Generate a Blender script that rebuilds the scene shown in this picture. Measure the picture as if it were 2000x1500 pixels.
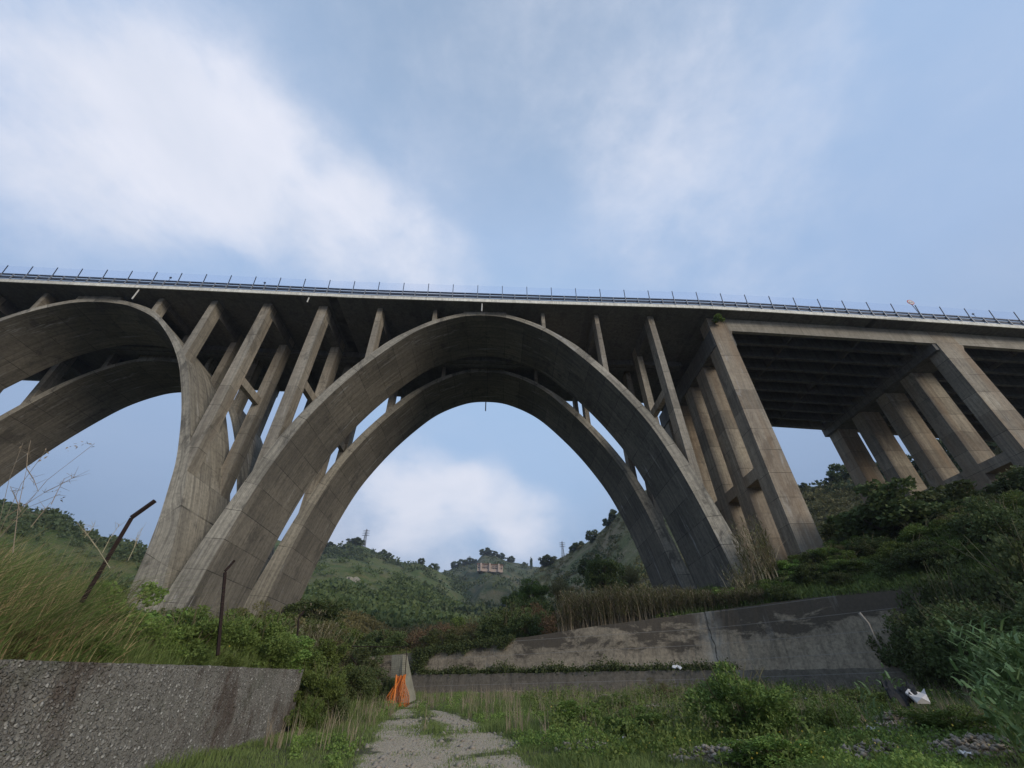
import bpy, math, random
import numpy as np
from mathutils import Matrix, Vector
R = math.radians
rng = np.random.default_rng(7); random.seed(7)
scene = bpy.context.scene
for o in list(bpy.data.objects): bpy.data.objects.remove(o)

# ------------------------------------------------------------------ camera
# the eye is the origin; X runs along the bridge, Y away, Z up
FPX = 819.0
CR = np.array([0.99941656, -0.03178093, -0.01251055])
CU = np.array([-0.00892207, -0.59650117, 0.80256261])
CF = np.array([0.03296875, 0.80198275, 0.5964367])
cd = bpy.data.cameras.new("Camera"); cam = bpy.data.objects.new("Camera", cd)
scene.collection.objects.link(cam)
cam.matrix_world = Matrix(((CR[0], CU[0], -CF[0], 0), (CR[1], CU[1], -CF[1], 0), (CR[2], CU[2], -CF[2], 0), (0, 0, 0, 1)))
cd.sensor_width = 36; cd.lens = 36 * FPX / 2000; cd.clip_start = 0.1; cd.clip_end = 8000
scene.camera = cam

def pray(x, y):
    d = (x - 1000) / FPX * CR + (750 - y) / FPX * CU + CF
    return d / np.linalg.norm(d)
def azel(x, y):
    d = pray(x, y); return math.atan2(d[0], d[1]), math.atan2(d[2], math.hypot(d[0], d[1]))

# ------------------------------------------------------------------ node helper
class NT:
    def __init__(s, t): s.t = t; s.n = t.nodes; s.l = t.links
    def add(s, typ, ins=None, **kw):
        nd = s.n.new(typ)
        for k, v in kw.items(): setattr(nd, k, v)
        for k, v in (ins or {}).items():
            if isinstance(v, bpy.types.NodeSocket): s.l.new(v, nd.inputs[k])
            elif v is not None: nd.inputs[k].default_value = v
        return nd
    def math(s, op, a, b=0.5, c=None, clamp=False):
        ins = {0: a, 1: b}
        if c is not None: ins[2] = c
        return s.add('ShaderNodeMath', ins, operation=op, use_clamp=clamp).outputs[0]
    def ramp(s, f, stops, interp='LINEAR'):
        nd = s.add('ShaderNodeValToRGB', {0: f}); cr = nd.color_ramp; cr.interpolation = interp
        while len(cr.elements) < len(stops): cr.elements.new(0.5)
        for e, (p, c) in zip(cr.elements, stops):
            e.position = p; e.color = (c, c, c, 1) if isinstance(c, (int, float)) else (*c, 1)
        return nd.outputs[0]
    def mix(s, f, a, b, blend='MIX'):
        def c(v): return (*v, 1) if isinstance(v, tuple) and len(v) == 3 else v
        nd = s.add('ShaderNodeMix', data_type='RGBA', blend_type=blend)
        for i, v in ((0, f), (6, c(a)), (7, c(b))):
            if isinstance(v, bpy.types.NodeSocket): s.l.new(v, nd.inputs[i])
            else: nd.inputs[i].default_value = v
        return nd.outputs[2]
    def noise(s, vec, scale, detail=4, rough=.55, dist=0., col=False):
        nd = s.add('ShaderNodeTexNoise', {'Vector': vec, 'Scale': scale, 'Detail': detail, 'Roughness': rough, 'Distortion': dist})
        return nd.outputs[1] if col else nd.outputs[0]
    def mapv(s, vec, sc=(1, 1, 1), loc=(0, 0, 0), rot=(0, 0, 0)):
        return s.add('ShaderNodeMapping', {'Vector': vec, 'Scale': sc, 'Location': loc, 'Rotation': rot}).outputs[0]

# ------------------------------------------------------------------ world: soft evening sky with thin cloud
SUN_AZ, SUN_EL = R(138), R(18)
w = bpy.data.worlds.new("World"); scene.world = w; w.use_nodes = True
n = NT(w.node_tree); n.n.clear()
tc = n.add('ShaderNodeTexCoord').outputs['Generated']
sky = n.add('ShaderNodeTexSky', sky_type='NISHITA', sun_disc=False, sun_elevation=SUN_EL, sun_rotation=SUN_AZ,
            air_density=1.0, dust_density=1.6, ozone_density=2.0).outputs[0]
SKY_S = 0.085
def blob(px, py, r0, r1):
    d = pray(px, py)
    dt = n.add('ShaderNodeVectorMath', {0: tc, 1: tuple(d)}, operation='DOT_PRODUCT').outputs['Value']
    return n.add('ShaderNodeMapRange', {0: dt, 1: math.cos(R(r1)), 2: math.cos(R(r0)), 3: 0.0, 4: 1.0}, interpolation_type='SMOOTHSTEP').outputs[0]
def addup(lst):
    acc = None
    for (x, y, a, b, wt) in lst:
        v = n.math('MULTIPLY', blob(x, y, a, b), wt)
        acc = v if acc is None else n.math('ADD', acc, v)
    return acc
wv = n.mapv(tc, (1, 1, 1.6))
nz = n.noise(wv, 2.4, 7, .58, .2); nf = n.noise(wv, 9.0, 8, .62, .2)
wisp = n.noise(n.mapv(tc, (2.6, 1.6, 4.4), rot=(0, .6, 0)), 2.2, 5, .55, .3)
main = addup([(150, 120, 3, 18, .24), (30, 250, 3, 16, .22), (280, 240, 2, 15, .34), (430, 330, 2, 13, .40), (580, 400, 2, 12, .44), (720, 460, 1, 10, .42), (850, 530, 1, 9, .30), (250, 420, 4, 16, .10),
              (800, 930, .5, 7, .42), (870, 965, .5, 7, .42), (950, 960, .5, 6, .36), (1020, 1010, .5, 6, .36), (740, 1010, 1, 9, .36), (900, 1060, 1, 12, .4), (1060, 1050, 1, 8, .3), (640, 1000, 1, 12, .2),
              (1300, 60, 4, 26, .17), (1420, 300, 4, 22, .17), (1400, 540, 3, 17, .16), (1850, 480, 4, 26, .05), (700, 60, 4, 22, .12), (1000, 330, 6, 30, .08)])
nb = n.noise(n.mapv(tc, (1, 1, 1.5), (4, 2, 7)), 4.2, 9, .62, .35)
turb = n.math('ADD', n.math('MULTIPLY', n.math('SUBTRACT', nz, .5), 1.1), n.math('MULTIPLY', n.math('SUBTRACT', nb, .5), 1.0))
turb = n.math('ADD', turb, n.math('MULTIPLY', n.math('SUBTRACT', nf, .5), 1.0))
fld = n.math('ADD', main, n.math('MULTIPLY', turb, n.math('MINIMUM', n.math('ADD', main, .3), .8)))
mask = n.add('ShaderNodeMapRange', {0: fld, 1: .0, 2: 1.12, 3: 0.0, 4: .92}, interpolation_type='SMOOTHSTEP').outputs[0]
# colours of the clear part: pale blue, greyer towards the skyline
sep = n.add('ShaderNodeSeparateXYZ', {0: tc})
elv = n.ramp(sep.outputs[2], [(0.0, (.11, .15, .235)), (.2, (.132, .182, .275)), (.36, (.20, .27, .395)), (.6, (.25, .345, .51)), (.82, (.26, .36, .525)), (1.0, (.20, .275, .39))])
elv = n.mix(n.math('MULTIPLY', blob(980, 820, 4, 27), .8), elv, (.26, .375, .545))
skyc = n.mix(1.0, sky, (SKY_S, SKY_S, SKY_S), 'MULTIPLY')
base = n.mix(.86, skyc, elv)
veil = n.math('MULTIPLY', n.math('SUBTRACT', nz, .35), .5, clamp=True)
base = n.mix(veil, base, (.34, .39, .50))
cloudc = n.mix(n.ramp(wisp, [(.35, 0.), (.7, 1.)]), (.46, .485, .555), (.53, .54, .60))
final = n.mix(mask, base, cloudc)
bg = n.add('ShaderNodeBackground', {0: final, 1: 1.0})
out = n.add('ShaderNodeOutputWorld'); n.l.new(bg.outputs[0], out.inputs[0])

# ------------------------------------------------------------------ sun: low, veiled, behind the camera to the right
sd = bpy.data.lights.new("Sun", 'SUN'); sd.energy = 1.25; sd.angle = R(18); sd.color = (1, .91, .79)
sun = bpy.data.objects.new("Sun", sd); scene.collection.objects.link(sun)
sv = Vector((math.sin(SUN_AZ) * math.cos(SUN_EL), math.cos(SUN_AZ) * math.cos(SUN_EL), math.sin(SUN_EL)))
sun.rotation_euler = sv.to_track_quat('Z', 'Y').to_euler()
scene.view_settings.view_transform = 'Standard'; scene.view_settings.look = 'None'
scene.view_settings.exposure = 0.72; scene.view_settings.gamma = 1
scene.render.engine = 'CYCLES'; scene.cycles.max_bounces = 6
scene.cycles.transparent_max_bounces = 16

# ------------------------------------------------------------------ materials
M = {}
def newmat(name):
    m = bpy.data.materials.new(name); m.use_nodes = True; k = NT(m.node_tree); k.n.clear()
    o = k.add('ShaderNodeOutputMaterial'); b = k.add('ShaderNodeBsdfPrincipled'); k.l.new(b.outputs[0], o.inputs[0])
    b.inputs['Roughness'].default_value = .9; b.inputs['Specular IOR Level'].default_value = .25
    M[name] = m; return k, b, o
def bump(k, b, h, strength=.4, dist=.02):
    nd = k.add('ShaderNodeBump', {'Height': h, 'Strength': strength, 'Distance': dist}); k.l.new(nd.outputs[0], b.inputs['Normal'])
def setc(k, b, c): k.l.new(c, b.inputs['Base Color'])

def concrete(name, light, mid, dark, rust=0., white=0., use_uv=False, blot=.45):
    k, b, o = newmat(name)
    pos = k.add('ShaderNodeNewGeometry').outputs['Position']
    if use_uv: vec = k.add('ShaderNodeUVMap').outputs[0]
    else: vec = pos
    big = k.noise(pos, .16, 5, .6)
    c = k.mix(k.ramp(big, [(.35, 0.), (.65, 1.)]), mid, light)
    # run-off streaks (down the face, or along the arc)
    sc = (.06, 1.7, 1.7) if use_uv else (1.3, 1.3, .05)
    st = k.noise(k.mapv(vec, sc), 1.6, 6, .65)
    c = k.mix(k.math('MULTIPLY', k.ramp(st, [(.42, 0.), (.72, 1.)]), blot), c, dark)
    fine = k.noise(pos, 3.2, 8, .7)
    c = k.mix(k.math('MULTIPLY', k.ramp(fine, [(.34, 1.), (.56, 0.)]), .5), c, dark)
    st2 = k.noise(k.mapv(vec, (.10, 4.5, 4.5) if use_uv else (3.6, 3.6, .09), (5, 3, 8)), 1.5, 7, .7)
    c = k.mix(k.math('MULTIPLY', k.ramp(st2, [(.5, 0.), (.66, 1.)]), .45), c, tuple(v * .8 for v in dark))
    c = k.mix(k.math('MULTIPLY', k.ramp(st2, [(.28, 1.), (.42, 0.)]), .35), c, tuple(min(1, v * 1.3) for v in light))
    # each lift of the pour a slightly different grey
    sl = k.add('ShaderNodeSeparateXYZ', {0: vec}); lift = k.math('FLOOR', k.math('DIVIDE', k.math('ADD', sl.outputs[0] if use_uv else sl.outputs[2], 300.3), 2.4))
    lv = k.add('ShaderNodeTexWhiteNoise', {'W': lift}, noise_dimensions='1D').outputs[0]
    pw_ = k.math('FLOOR', k.math('DIVIDE', k.math('ADD', sl.outputs[1] if use_uv else sl.outputs[0], 300.), 2.55 if use_uv else 50.))
    pv = k.add('ShaderNodeTexWhiteNoise', {'Vector': k.add('ShaderNodeCombineXYZ', {0: lift, 1: pw_}).outputs[0]}, noise_dimensions='2D').outputs[0]
    c = k.mix(1.0, c, k.ramp(pv, [(0., .80), (1., 1.12)]), 'MULTIPLY')
    # sharp-edged weather crust
    crust = k.noise(k.mapv(pos, (.6, .6, .22)), .9, 9, .72, .4)
    c = k.mix(k.math('MULTIPLY', k.ramp(crust, [(.56, 0.), (.62, 1.)]), blot), c, dark)
    if rust:
        rs = k.noise(k.mapv(pos, (1, 1, .14)), .5, 4, .6)
        c = k.mix(k.math('MULTIPLY', k.ramp(rs, [(.45, 0.), (.66, 1.)]), rust), c, (.25, .165, .095))
    if white:
        ws = k.noise(k.mapv(vec, (.12, 1.1, 1.1) if use_uv else (1.1, 1.1, .18), (3.1, 7.7, 1.3)), 1.1, 8, .72, .5)
        c = k.mix(k.math('MULTIPLY', k.ramp(ws, [(.60, 0.), (.68, 1.)]), white), c, (.46, .46, .45))
    # shuttering boards and pour joints
    sx = k.add('ShaderNodeSeparateXYZ', {0: vec})
    pu = k.math('MODULO', k.math('ADD', sx.outputs[0] if use_uv else sx.outputs[2], 300.3), 2.4)
    jl = k.math('LESS_THAN', pu, .05)
    jn = k.ramp(k.noise(pos, .5, 2), [(.4, .25), (.6, .9)])
    c = k.mix(k.math('MULTIPLY', jl, jn), c, tuple(v * .45 for v in dark))
    bd = k.math('MODULO', k.math('ADD', sx.outputs[1] if use_uv else sx.outputs[2], 300.1), .16)
    bl = k.math('LESS_THAN', bd, .018)
    c = k.mix(k.math('MULTIPLY', bl, .3), c, dark)
    setc(k, b, c)
    hh = k.math('SUBTRACT', k.math('MULTIPLY', fine, .8), k.math('ADD', k.math('MULTIPLY', bl, .6), jl))
    bump(k, b, hh, .5, .02)
concrete('conc_arch', (.285, .255, .205), (.19, .172, .142), (.075, .069, .06), white=.8, use_uv=True, blot=.65)  # arch concrete for the soffit, shade under the arch put into its colour
concrete('conc_archface', (.43, .395, .32), (.31, .285, .23), (.10, .092, .078), white=.6, use_uv=True, blot=.8)  # same concrete painted paler for the brighter outer faces
concrete('conc_pale', (.39, .35, .28), (.285, .255, .205), (.12, .11, .09), rust=.2, white=.35, blot=.75)
concrete('conc_pier', (.40, .355, .275), (.29, .25, .195), (.13, .11, .088), rust=.5, white=.35, blot=.65)
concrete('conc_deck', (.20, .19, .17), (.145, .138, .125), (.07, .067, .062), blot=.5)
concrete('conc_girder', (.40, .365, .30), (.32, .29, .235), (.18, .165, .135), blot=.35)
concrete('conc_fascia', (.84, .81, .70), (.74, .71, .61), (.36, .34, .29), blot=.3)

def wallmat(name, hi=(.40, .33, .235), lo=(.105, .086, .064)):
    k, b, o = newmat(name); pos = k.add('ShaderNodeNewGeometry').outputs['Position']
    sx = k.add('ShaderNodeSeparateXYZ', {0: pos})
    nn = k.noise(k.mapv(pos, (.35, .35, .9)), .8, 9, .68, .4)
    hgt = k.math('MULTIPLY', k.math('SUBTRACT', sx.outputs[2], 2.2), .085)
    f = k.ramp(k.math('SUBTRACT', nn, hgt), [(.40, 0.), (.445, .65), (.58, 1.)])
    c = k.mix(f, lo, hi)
    drip = k.noise(k.mapv(pos, (1.6, 1.6, .08)), 1.2, 6, .7)
    c = k.mix(k.math('MULTIPLY', k.ramp(drip, [(.5, 0.), (.66, 1.)]), .5), c, lo)
    ws = k.noise(k.mapv(pos, (1.1, 1.1, .2), (9, 2, 4)), .7, 7, .7)
    c = k.mix(k.math('MULTIPLY', k.ramp(ws, [(.6, 0.), (.68, 1.)]), .35), c, (.36, .34, .31))
    fine = k.noise(pos, 6, 8, .7)
    c = k.mix(k.math('MULTIPLY', k.ramp(fine, [(.35, 1.), (.6, 0.)]), .5), c, tuple(v * .6 for v in lo))
    ln = k.math('LESS_THAN', k.math('MODULO', k.math('ADD', sx.outputs[2], 20.2), .95), .03)
    c = k.mix(k.math('MULTIPLY', ln, .5), c, (.32, .30, .27))
    dj = pray(1396, 1250); xj = k.math('ADD', sx.outputs[0], k.math('MULTIPLY', k.math('SUBTRACT', k.noise(pos, 1.3, 4), .5), .35)); dx_ = k.math('ABSOLUTE', k.math('SUBTRACT', xj, float(dj[0] / dj[1] * 32.3)))
    c = k.mix(k.math('MULTIPLY', k.ramp(dx_, [(.1, 1.), (.8, 0.)]), k.ramp(k.noise(pos, 1.6, 6, .7), [(.35, .15), (.6, .7)])), c, (.37, .35, .30)); c = k.mix(k.math('MULTIPLY', k.math('LESS_THAN', dx_, .022), .8), c, (.03, .027, .022))
    setc(k, b, c); bump(k, b, fine, .6, .04)
wallmat('conc_wall'); wallmat('conc_plinth', (.21, .18, .14), (.08, .068, .054))

# cobble concrete of the near wall
k, b, o = newmat('cobble_concrete'); pos = k.add('ShaderNodeNewGeometry').outputs['Position']
wp = k.add('ShaderNodeVectorMath', {0: pos, 1: k.add('ShaderNodeVectorMath', {0: k.noise(pos, 5, 3, .5, col=True), 3: .09}, operation='SCALE').outputs[0]}, operation='ADD').outputs[0]
v1 = k.add('ShaderNodeTexVoronoi', {'Vector': k.mapv(wp, (1, 1, 1.2)), 'Scale': 13.5, 'Randomness': 1.0})
v2 = k.add('ShaderNodeTexVoronoi', {'Vector': wp, 'Scale': 27.0, 'Randomness': 1.0})
rv = k.add('ShaderNodeSeparateColor', {0: v1.outputs['Color']}).outputs
st = k.math('MULTIPLY', k.ramp(v1.outputs['Distance'], [(.34, 1.), (.48, 0.)]), k.math('GREATER_THAN', rv[0], .12))
st2 = k.math('MULTIPLY', k.ramp(v2.outputs['Distance'], [(.3, 1.), (.48, 0.)]), .9)
stc = k.ramp(rv[1], [(0., (.15, .14, .12)), (.35, (.27, .255, .225)), (.8, (.42, .40, .36)), (1., (.60, .58, .53))])
c = k.mix(k.ramp(k.noise(pos, 2.2, 6, .7), [(.3, 0.), (.7, 1.)]), (.17, .16, .14), (.30, .285, .25))
c = k.mix(st2, c, k.ramp(v2.outputs['Distance'], [(0, (.29, .27, .24)), (.5, (.15, .14, .12))])); c = k.mix(st, c, stc)
dr = k.noise(k.mapv(pos, (1.0, 1.0, .5)), .8, 6, .7)
c = k.mix(k.math('MULTIPLY', k.ramp(dr, [(.52, 0.), (.64, 1.)]), .7), c, (.075, .045, .032))
ms = k.noise(pos, .9, 6, .7); c = k.mix(k.math('MULTIPLY', k.ramp(ms, [(.55, 0.), (.68, 1.)]), .4), c, (.09, .10, .06))
setc(k, b, c)
bump(k, b, k.math('ADD', k.math('MULTIPLY', st, 1.0), k.math('ADD', k.math('MULTIPLY', st2, .4), k.math('MULTIPLY', k.noise(pos, 25, 5, .7), .5))), 1.0, .05)

def simple(name, col, rough=.8, metal=0., var=.25, scale=8.):
    k, b, o = newmat(name); pos = k.add('ShaderNodeNewGeometry').outputs['Position']
    nn = k.noise(pos, scale, 6, .65)
    c = k.mix(nn, tuple(v * (1 - var) for v in col), tuple(min(1, v * (1 + var)) for v in col))
    setc(k, b, c); b.inputs['Roughness'].default_value = rough; b.inputs['Metallic'].default_value = metal
    bump(k, b, nn, .25, .01)
simple('rust', (.022, .013, .011), .9, 0, .6, 12)
simple('steel_dark', (.055, .065, .09), .6, .3, .2, 3)
simple('steel_galv', (.22, .235, .26), .55, .3, .2, 3)
simple('pipe_pale', (.5, .49, .45), .6)
simple('wood_dead', (.30, .26, .21), .9, 0, .35, 9)
simple('bark', (.10, .08, .06), .95, 0, .4, 9)
simple('stem', (.11, .10, .05), .9, 0, .4, 9)
simple('orange_net', (.66, .19, .03), .6, 0, .25, 6)
simple('pink_wall', (.44, .34, .27), .9, 0, .12, .3)
simple('window_dark', (.05, .05, .055), .4, 0, .2, 3)
simple('roof_tile', (.24, .12, .08), .9, 0, .2, 1)
simple('ruin_stone', (.33, .30, .24), .95, 0, .75, 2.2)
simple('mossy_concrete', (.20, .19, .145), .95, 0, .7, 2.6)
simple('rubble_stone', (.27, .235, .19), .95, 0, .45, 5)
simple('white_plastic', (.62, .62, .62), .5, 0, .12, 5)
simple('board_white', (.56, .53, .50), .7, 0, .18, 4)
simple('black_sheet', (.015, .014, .013), .6, 0, .3, 4)
simple('sign_red', (.45, .04, .03), .5, 0, .1); simple('sign_white', (.6, .6, .6), .5, 0, .08); simple('black_paint', (.02, .02, .02), .6)
simple('asphalt', (.05, .05, .05), .9)
# mesh screen panels
k, b, o = newmat('screen'); b.inputs['Base Color'].default_value = (.42, .44, .50, 1)
tr = k.add('ShaderNodeBsdfTransparent', {0: (.965, .975, 1, 1)}); mx = k.add('ShaderNodeMixShader', {0: .02, 1: tr.outputs[0], 2: b.outputs[0]}); k.l.new(mx.outputs[0], o.inputs[0])

def leafmat(name, c1, c2, c3, dry=None, dryf=0., trans=.25):
    k, b, o = newmat(name); g = k.add('ShaderNodeNewGeometry')
    ri = g.outputs['Random Per Island']; oi = k.add('ShaderNodeObjectInfo').outputs['Random']
    nn = k.noise(g.outputs['Position'], 1.1, 3, .6)
    c = k.mix(nn, c1, c2); c = k.mix(k.math('MULTIPLY', ri, .7), c, c3)
    if dry: c = k.mix(k.ramp(k.math('ADD', ri, k.math('MULTIPLY', nn, .4)), [(1.2 - dryf - .04, 0.), (1.2 - dryf, 1.)]) if dryf else 0., c, dry)
    hs = k.add('ShaderNodeHueSaturation', {'Hue': k.math('ADD', k.math('MULTIPLY', oi, .03), .485), 'Saturation': 1.0, 'Value': k.math('ADD', k.math('MULTIPLY', oi, .4), .8), 'Color': c}).outputs[0]
    setc(k, b, hs); b.inputs['Roughness'].default_value = .65; b.inputs['Specular IOR Level'].default_value = .2
    t = k.add('ShaderNodeBsdfTranslucent', {0: hs}); mx = k.add('ShaderNodeMixShader', {0: trans, 1: b.outputs[0], 2: t.outputs[0]}); k.l.new(mx.outputs[0], o.inputs[0])
leafmat('leaf_green', (0.087, 0.136, 0.033), (0.136, 0.191, 0.045), (0.193, 0.240, 0.067))
leafmat('leaf_bright', (0.116, 0.208, 0.045), (0.174, 0.271, 0.059), (0.252, 0.335, 0.089))
leafmat('leaf_dark', (0.060, 0.088, 0.032), (0.100, 0.133, 0.045), (0.142, 0.166, 0.063))
leafmat('leaf_olive', (0.106, 0.112, 0.045), (0.165, 0.151, 0.059), (0.232, 0.191, 0.089))
leafmat('leaf_brown', (0.125, 0.087, 0.052), (0.174, 0.119, 0.067), (0.232, 0.151, 0.089))
leafmat('leaf_far', (.05, .078, .034), (.085, .11, .045), (.13, .15, .07))
leafmat('grass_green', (.10, .155, .04), (.15, .195, .055), (.22, .25, .09), (0.454, 0.324, 0.176), .16)
leafmat('grass_tall', (.13, .19, .05), (.18, .235, .07), (.26, .30, .12), (0.484, 0.351, 0.203), .26)
leafmat('reed', (.15, .17, .065), (.20, .205, .085), (.28, .26, .13), (.36, .30, .19), .3)
leafmat('reed_stalk', (.22, .19, .11), (.30, .25, .16), (.40, .34, .23), None, 0, .05)
leafmat('cane_leaf', (.10, .165, .06), (.15, .22, .085), (.22, .29, .13), None)
leafmat('dry_stalk', (.25, .2, .13), (.3, .24, .16), (.34, .29, .2), None, 0, .1)
leafmat('flower_yellow', (.6, .5, .05), (.7, .55, .08), (.8, .7, .2), None)

# ground: soil, grass tint, gravel road (mask attribute)
k, b, o = newmat('ground'); pos = k.add('ShaderNodeNewGeometry').outputs['Position']
rd = k.add('ShaderNodeAttribute', attribute_name='road').outputs['Fac']
n1 = k.noise(pos, .7, 8, .65); n2 = k.noise(pos, 9, 8, .7); n3 = k.noise(pos, 45, 4, .7)
soil = k.mix(n1, (.05, .06, .025), (.105, .10, .05)); soil = k.mix(k.ramp(n2, [(.4, 0.), (.7, 1.)]), soil, (.13, .11, .07))
vo = k.add('ShaderNodeTexVoronoi', {'Vector': pos, 'Scale': 16.0}); vo2 = k.add('ShaderNodeTexVoronoi', {'Vector': pos, 'Scale': 42.0})
sc_ = k.add('ShaderNodeSeparateColor', {0: vo.outputs['Color']}).outputs[0]
grav = k.mix(n2, (.50, .40, .27), (.68, .56, .40)); grav = k.mix(k.math('MULTIPLY', k.math('GREATER_THAN', sc_, .72), k.ramp(vo.outputs['Distance'], [(.3, 1.), (.4, 0.)])), grav, (.60, .56, .49))
grav = k.mix(k.ramp(vo2.outputs['Distance'], [(.3, 0.), (.6, .5)]), grav, (.12, .105, .085))
f = k.ramp(k.math('ADD', rd, k.math('MULTIPLY', k.math('SUBTRACT', n1, .5), 1.9)), [(.42, 0.), (.58, 1.)])
setc(k, b, k.mix(f, soil, grav)); bump(k, b, k.math('ADD', k.math('ADD', n2, k.math('MULTIPLY', n3, .4)), k.math('MULTIPLY', vo.outputs['Distance'], -.8)), .8, .06)

def hillmat(name, g1, g2, g3, rock=0.):
    k, b, o = newmat(name); pos = k.add('ShaderNodeNewGeometry').outputs['Position']
    a = k.noise(pos, .02, 6, .6); c_ = k.noise(pos, .12, 8, .7); d_ = k.noise(pos, .9, 6, .75)
    c = k.mix(k.ramp(a, [(.4, 0.), (.6, 1.)]), g1, g2); c = k.mix(k.ramp(c_, [(.45, 0.), (.65, 1.)]), c, g3)
    c = k.mix(k.math('MULTIPLY', k.ramp(d_, [(.35, 1.), (.6, 0.)]), .6), c, tuple(v * .45 for v in g1))
    if rock:
        r_ = k.noise(k.mapv(pos, (1, 1, 1.4)), .035, 9, .7, .6)
        c = k.mix(k.math('MULTIPLY', k.ramp(r_, [(.52, 0.), (.58, 1.)]), rock), c, k.mix(d_, (.15, .105, .065), (.33, .24, .16)))
    setc(k, b, c); bump(k, b, k.math('ADD', c_, k.math('MULTIPLY', d_, .4)), .9, 1.2)
hillmat('hill_green', (.06, .095, .022), (.095, .12, .03), (.16, .14, .055), .2)
hillmat('hill_far', (.045, .07, .025), (.075, .09, .035), (.13, .12, .06), .25)
hillmat('hill_rock', (.085, .11, .032), (.155, .148, .055), (.24, .195, .10), .5)

# ------------------------------------------------------------------ mesh helpers
COL = scene.collection
def rawmesh(name, V, F, mat, smooth=False, uv=None):
    me = bpy.data.meshes.new(name); V = np.asarray(V, np.float32)
    if isinstance(F, np.ndarray):
        m_, q = F.shape
        me.vertices.add(len(V)); me.vertices.foreach_set('co', V.ravel())
        me.loops.add(m_ * q); me.loops.foreach_set('vertex_index', F.astype(np.int32).ravel())
        me.polygons.add(m_); me.polygons.foreach_set('loop_start', np.arange(0, m_ * q, q, dtype=np.int32))
        me.update(calc_edges=True)
    else:
        me.from_pydata([tuple(map(float, v)) for v in V], [], [tuple(f) for f in F]); me.update()
    me.materials.append(M[mat] if isinstance(mat, str) else mat)
    if uv is not None:
        l = me.uv_layers.new(name='UVMap'); l.data.foreach_set('uv', np.asarray(uv, np.float32).ravel())
    if smooth: me.polygons.foreach_set('use_smooth', np.ones(len(me.polygons), bool))
    return me
def meta(o, label=None, cat=None, group=None, kind=None):
    if label: o['label'] = label
    if cat: o['category'] = cat
    if group: o['group'] = group
    if kind: o['kind'] = kind
    return o
def put(name, me, parent=None, loc=(0, 0, 0)):
    o = bpy.data.objects.new(name, me); COL.objects.link(o); o.location = loc
    if parent: o.parent = parent
    return o
def origin(parent):
    p = Vector((0, 0, 0))
    while parent: p = p + parent.location; parent = parent.parent
    return np.array(p)
def part(name, V, F, mat, parent, smooth=False, uv=None):
    """verts in world coordinates, stored relative to the parent"""
    return put(name, rawmesh(name, np.asarray(V, float) - origin(parent), F, mat, smooth, uv), parent)
def solo(name, V, F, mat, base, smooth=False, uv=None):
    return put(name, rawmesh(name, np.asarray(V, float) - np.array(base, float), F, mat, smooth, uv), None, base)
def empty(name, loc): return put(name, None, None, loc)

class MB:
    def __init__(s): s.v = []; s.f = []; s.n = 0
    def add(s, V, F):
        V = np.asarray(V, float); s.v.append(V); s.f += [tuple(int(i) + s.n for i in f) for f in F]; s.n += len(V); return s
    def hexa(s, P): return s.add(P, [(0, 3, 2, 1), (4, 5, 6, 7), (0, 1, 5, 4), (1, 2, 6, 5), (2, 3, 7, 6), (3, 0, 4, 7)])
    def box(s, x0, x1, y0, y1, z0, z1): return s.hexa([(x0, y0, z0), (x1, y0, z0), (x1, y1, z0), (x0, y1, z0), (x0, y0, z1), (x1, y0, z1), (x1, y1, z1), (x0, y1, z1)])
    def tube(s, pts, r, k=6, cap=True):
        pts = [np.array(p, float) for p in pts]; rr = r if hasattr(r, '__len__') else [r] * len(pts); V = []
        for i, p in enumerate(pts):
            d = pts[min(i + 1, len(pts) - 1)] - pts[max(i - 1, 0)]; d /= np.linalg.norm(d) + 1e-9
            a = np.cross(d, (0, 0, 1)) if abs(d[2]) < .9 else np.cross(d, (1, 0, 0)); a /= np.linalg.norm(a); b2 = np.cross(d, a)
            V += [p + rr[i] * (math.cos(t) * a + math.sin(t) * b2) for t in np.arange(k) * 2 * math.pi / k]
        F = [(i * k + j, i * k + (j + 1) % k, (i + 1) * k + (j + 1) % k, (i + 1) * k + j) for i in range(len(pts) - 1) for j in range(k)]
        if cap: F += [tuple(range(k))[::-1], tuple(range((len(pts) - 1) * k, len(pts) * k))]
        return s.add(V, F)
    def V(s): return np.concatenate(s.v)
    def part(s, name, mat, parent, smooth=False): return part(name, s.V(), s.f, mat, parent, smooth)
    def solo(s, name, mat, base, smooth=False): return solo(name, s.V(), s.f, mat, base, smooth)

# value noise
_T = np.random.default_rng(3).random((256, 256))
def vn(x, y):
    x = np.asarray(x, float); y = np.asarray(y, float); xi = np.floor(x).astype(int); yi = np.floor(y).astype(int)
    fx = x - xi; fy = y - yi; fx = fx * fx * (3 - 2 * fx); fy = fy * fy * (3 - 2 * fy)
    g = lambda a, b_: _T[a % 256, b_ % 256]
    return (g(xi, yi) * (1 - fx) + g(xi + 1, yi) * fx) * (1 - fy) + (g(xi, yi + 1) * (1 - fx) + g(xi + 1, yi + 1) * fx) * fy
def fbm(x, y, o=4):
    return sum(vn(x * 2 ** i + 17 * i, y * 2 ** i + 5 * i) * .5 ** i for i in range(o)) / 2 - .5 + .03
def sst(x, a, b_): t = np.clip((x - a) / (b_ - a), 0, 1); return t * t * (3 - 2 * t)
def catmull(P, m=8):
    P = np.array(P, float); Q = np.vstack([P[1] * (-1, 1), P, 2 * P[-1] - P[-2]]); out = []
    for i in range(1, len(Q) - 2):
        for t in np.arange(m) / m:
            a, b_, c, d = Q[i - 1:i + 3]; out.append(.5 * (2 * b_ + (c - a) * t + (2 * a - 5 * b_ + 4 * c - d) * t * t + (3 * b_ - a - 3 * c + d) * t ** 3))
    out.append(P[-1]); return np.array(out)

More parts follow.
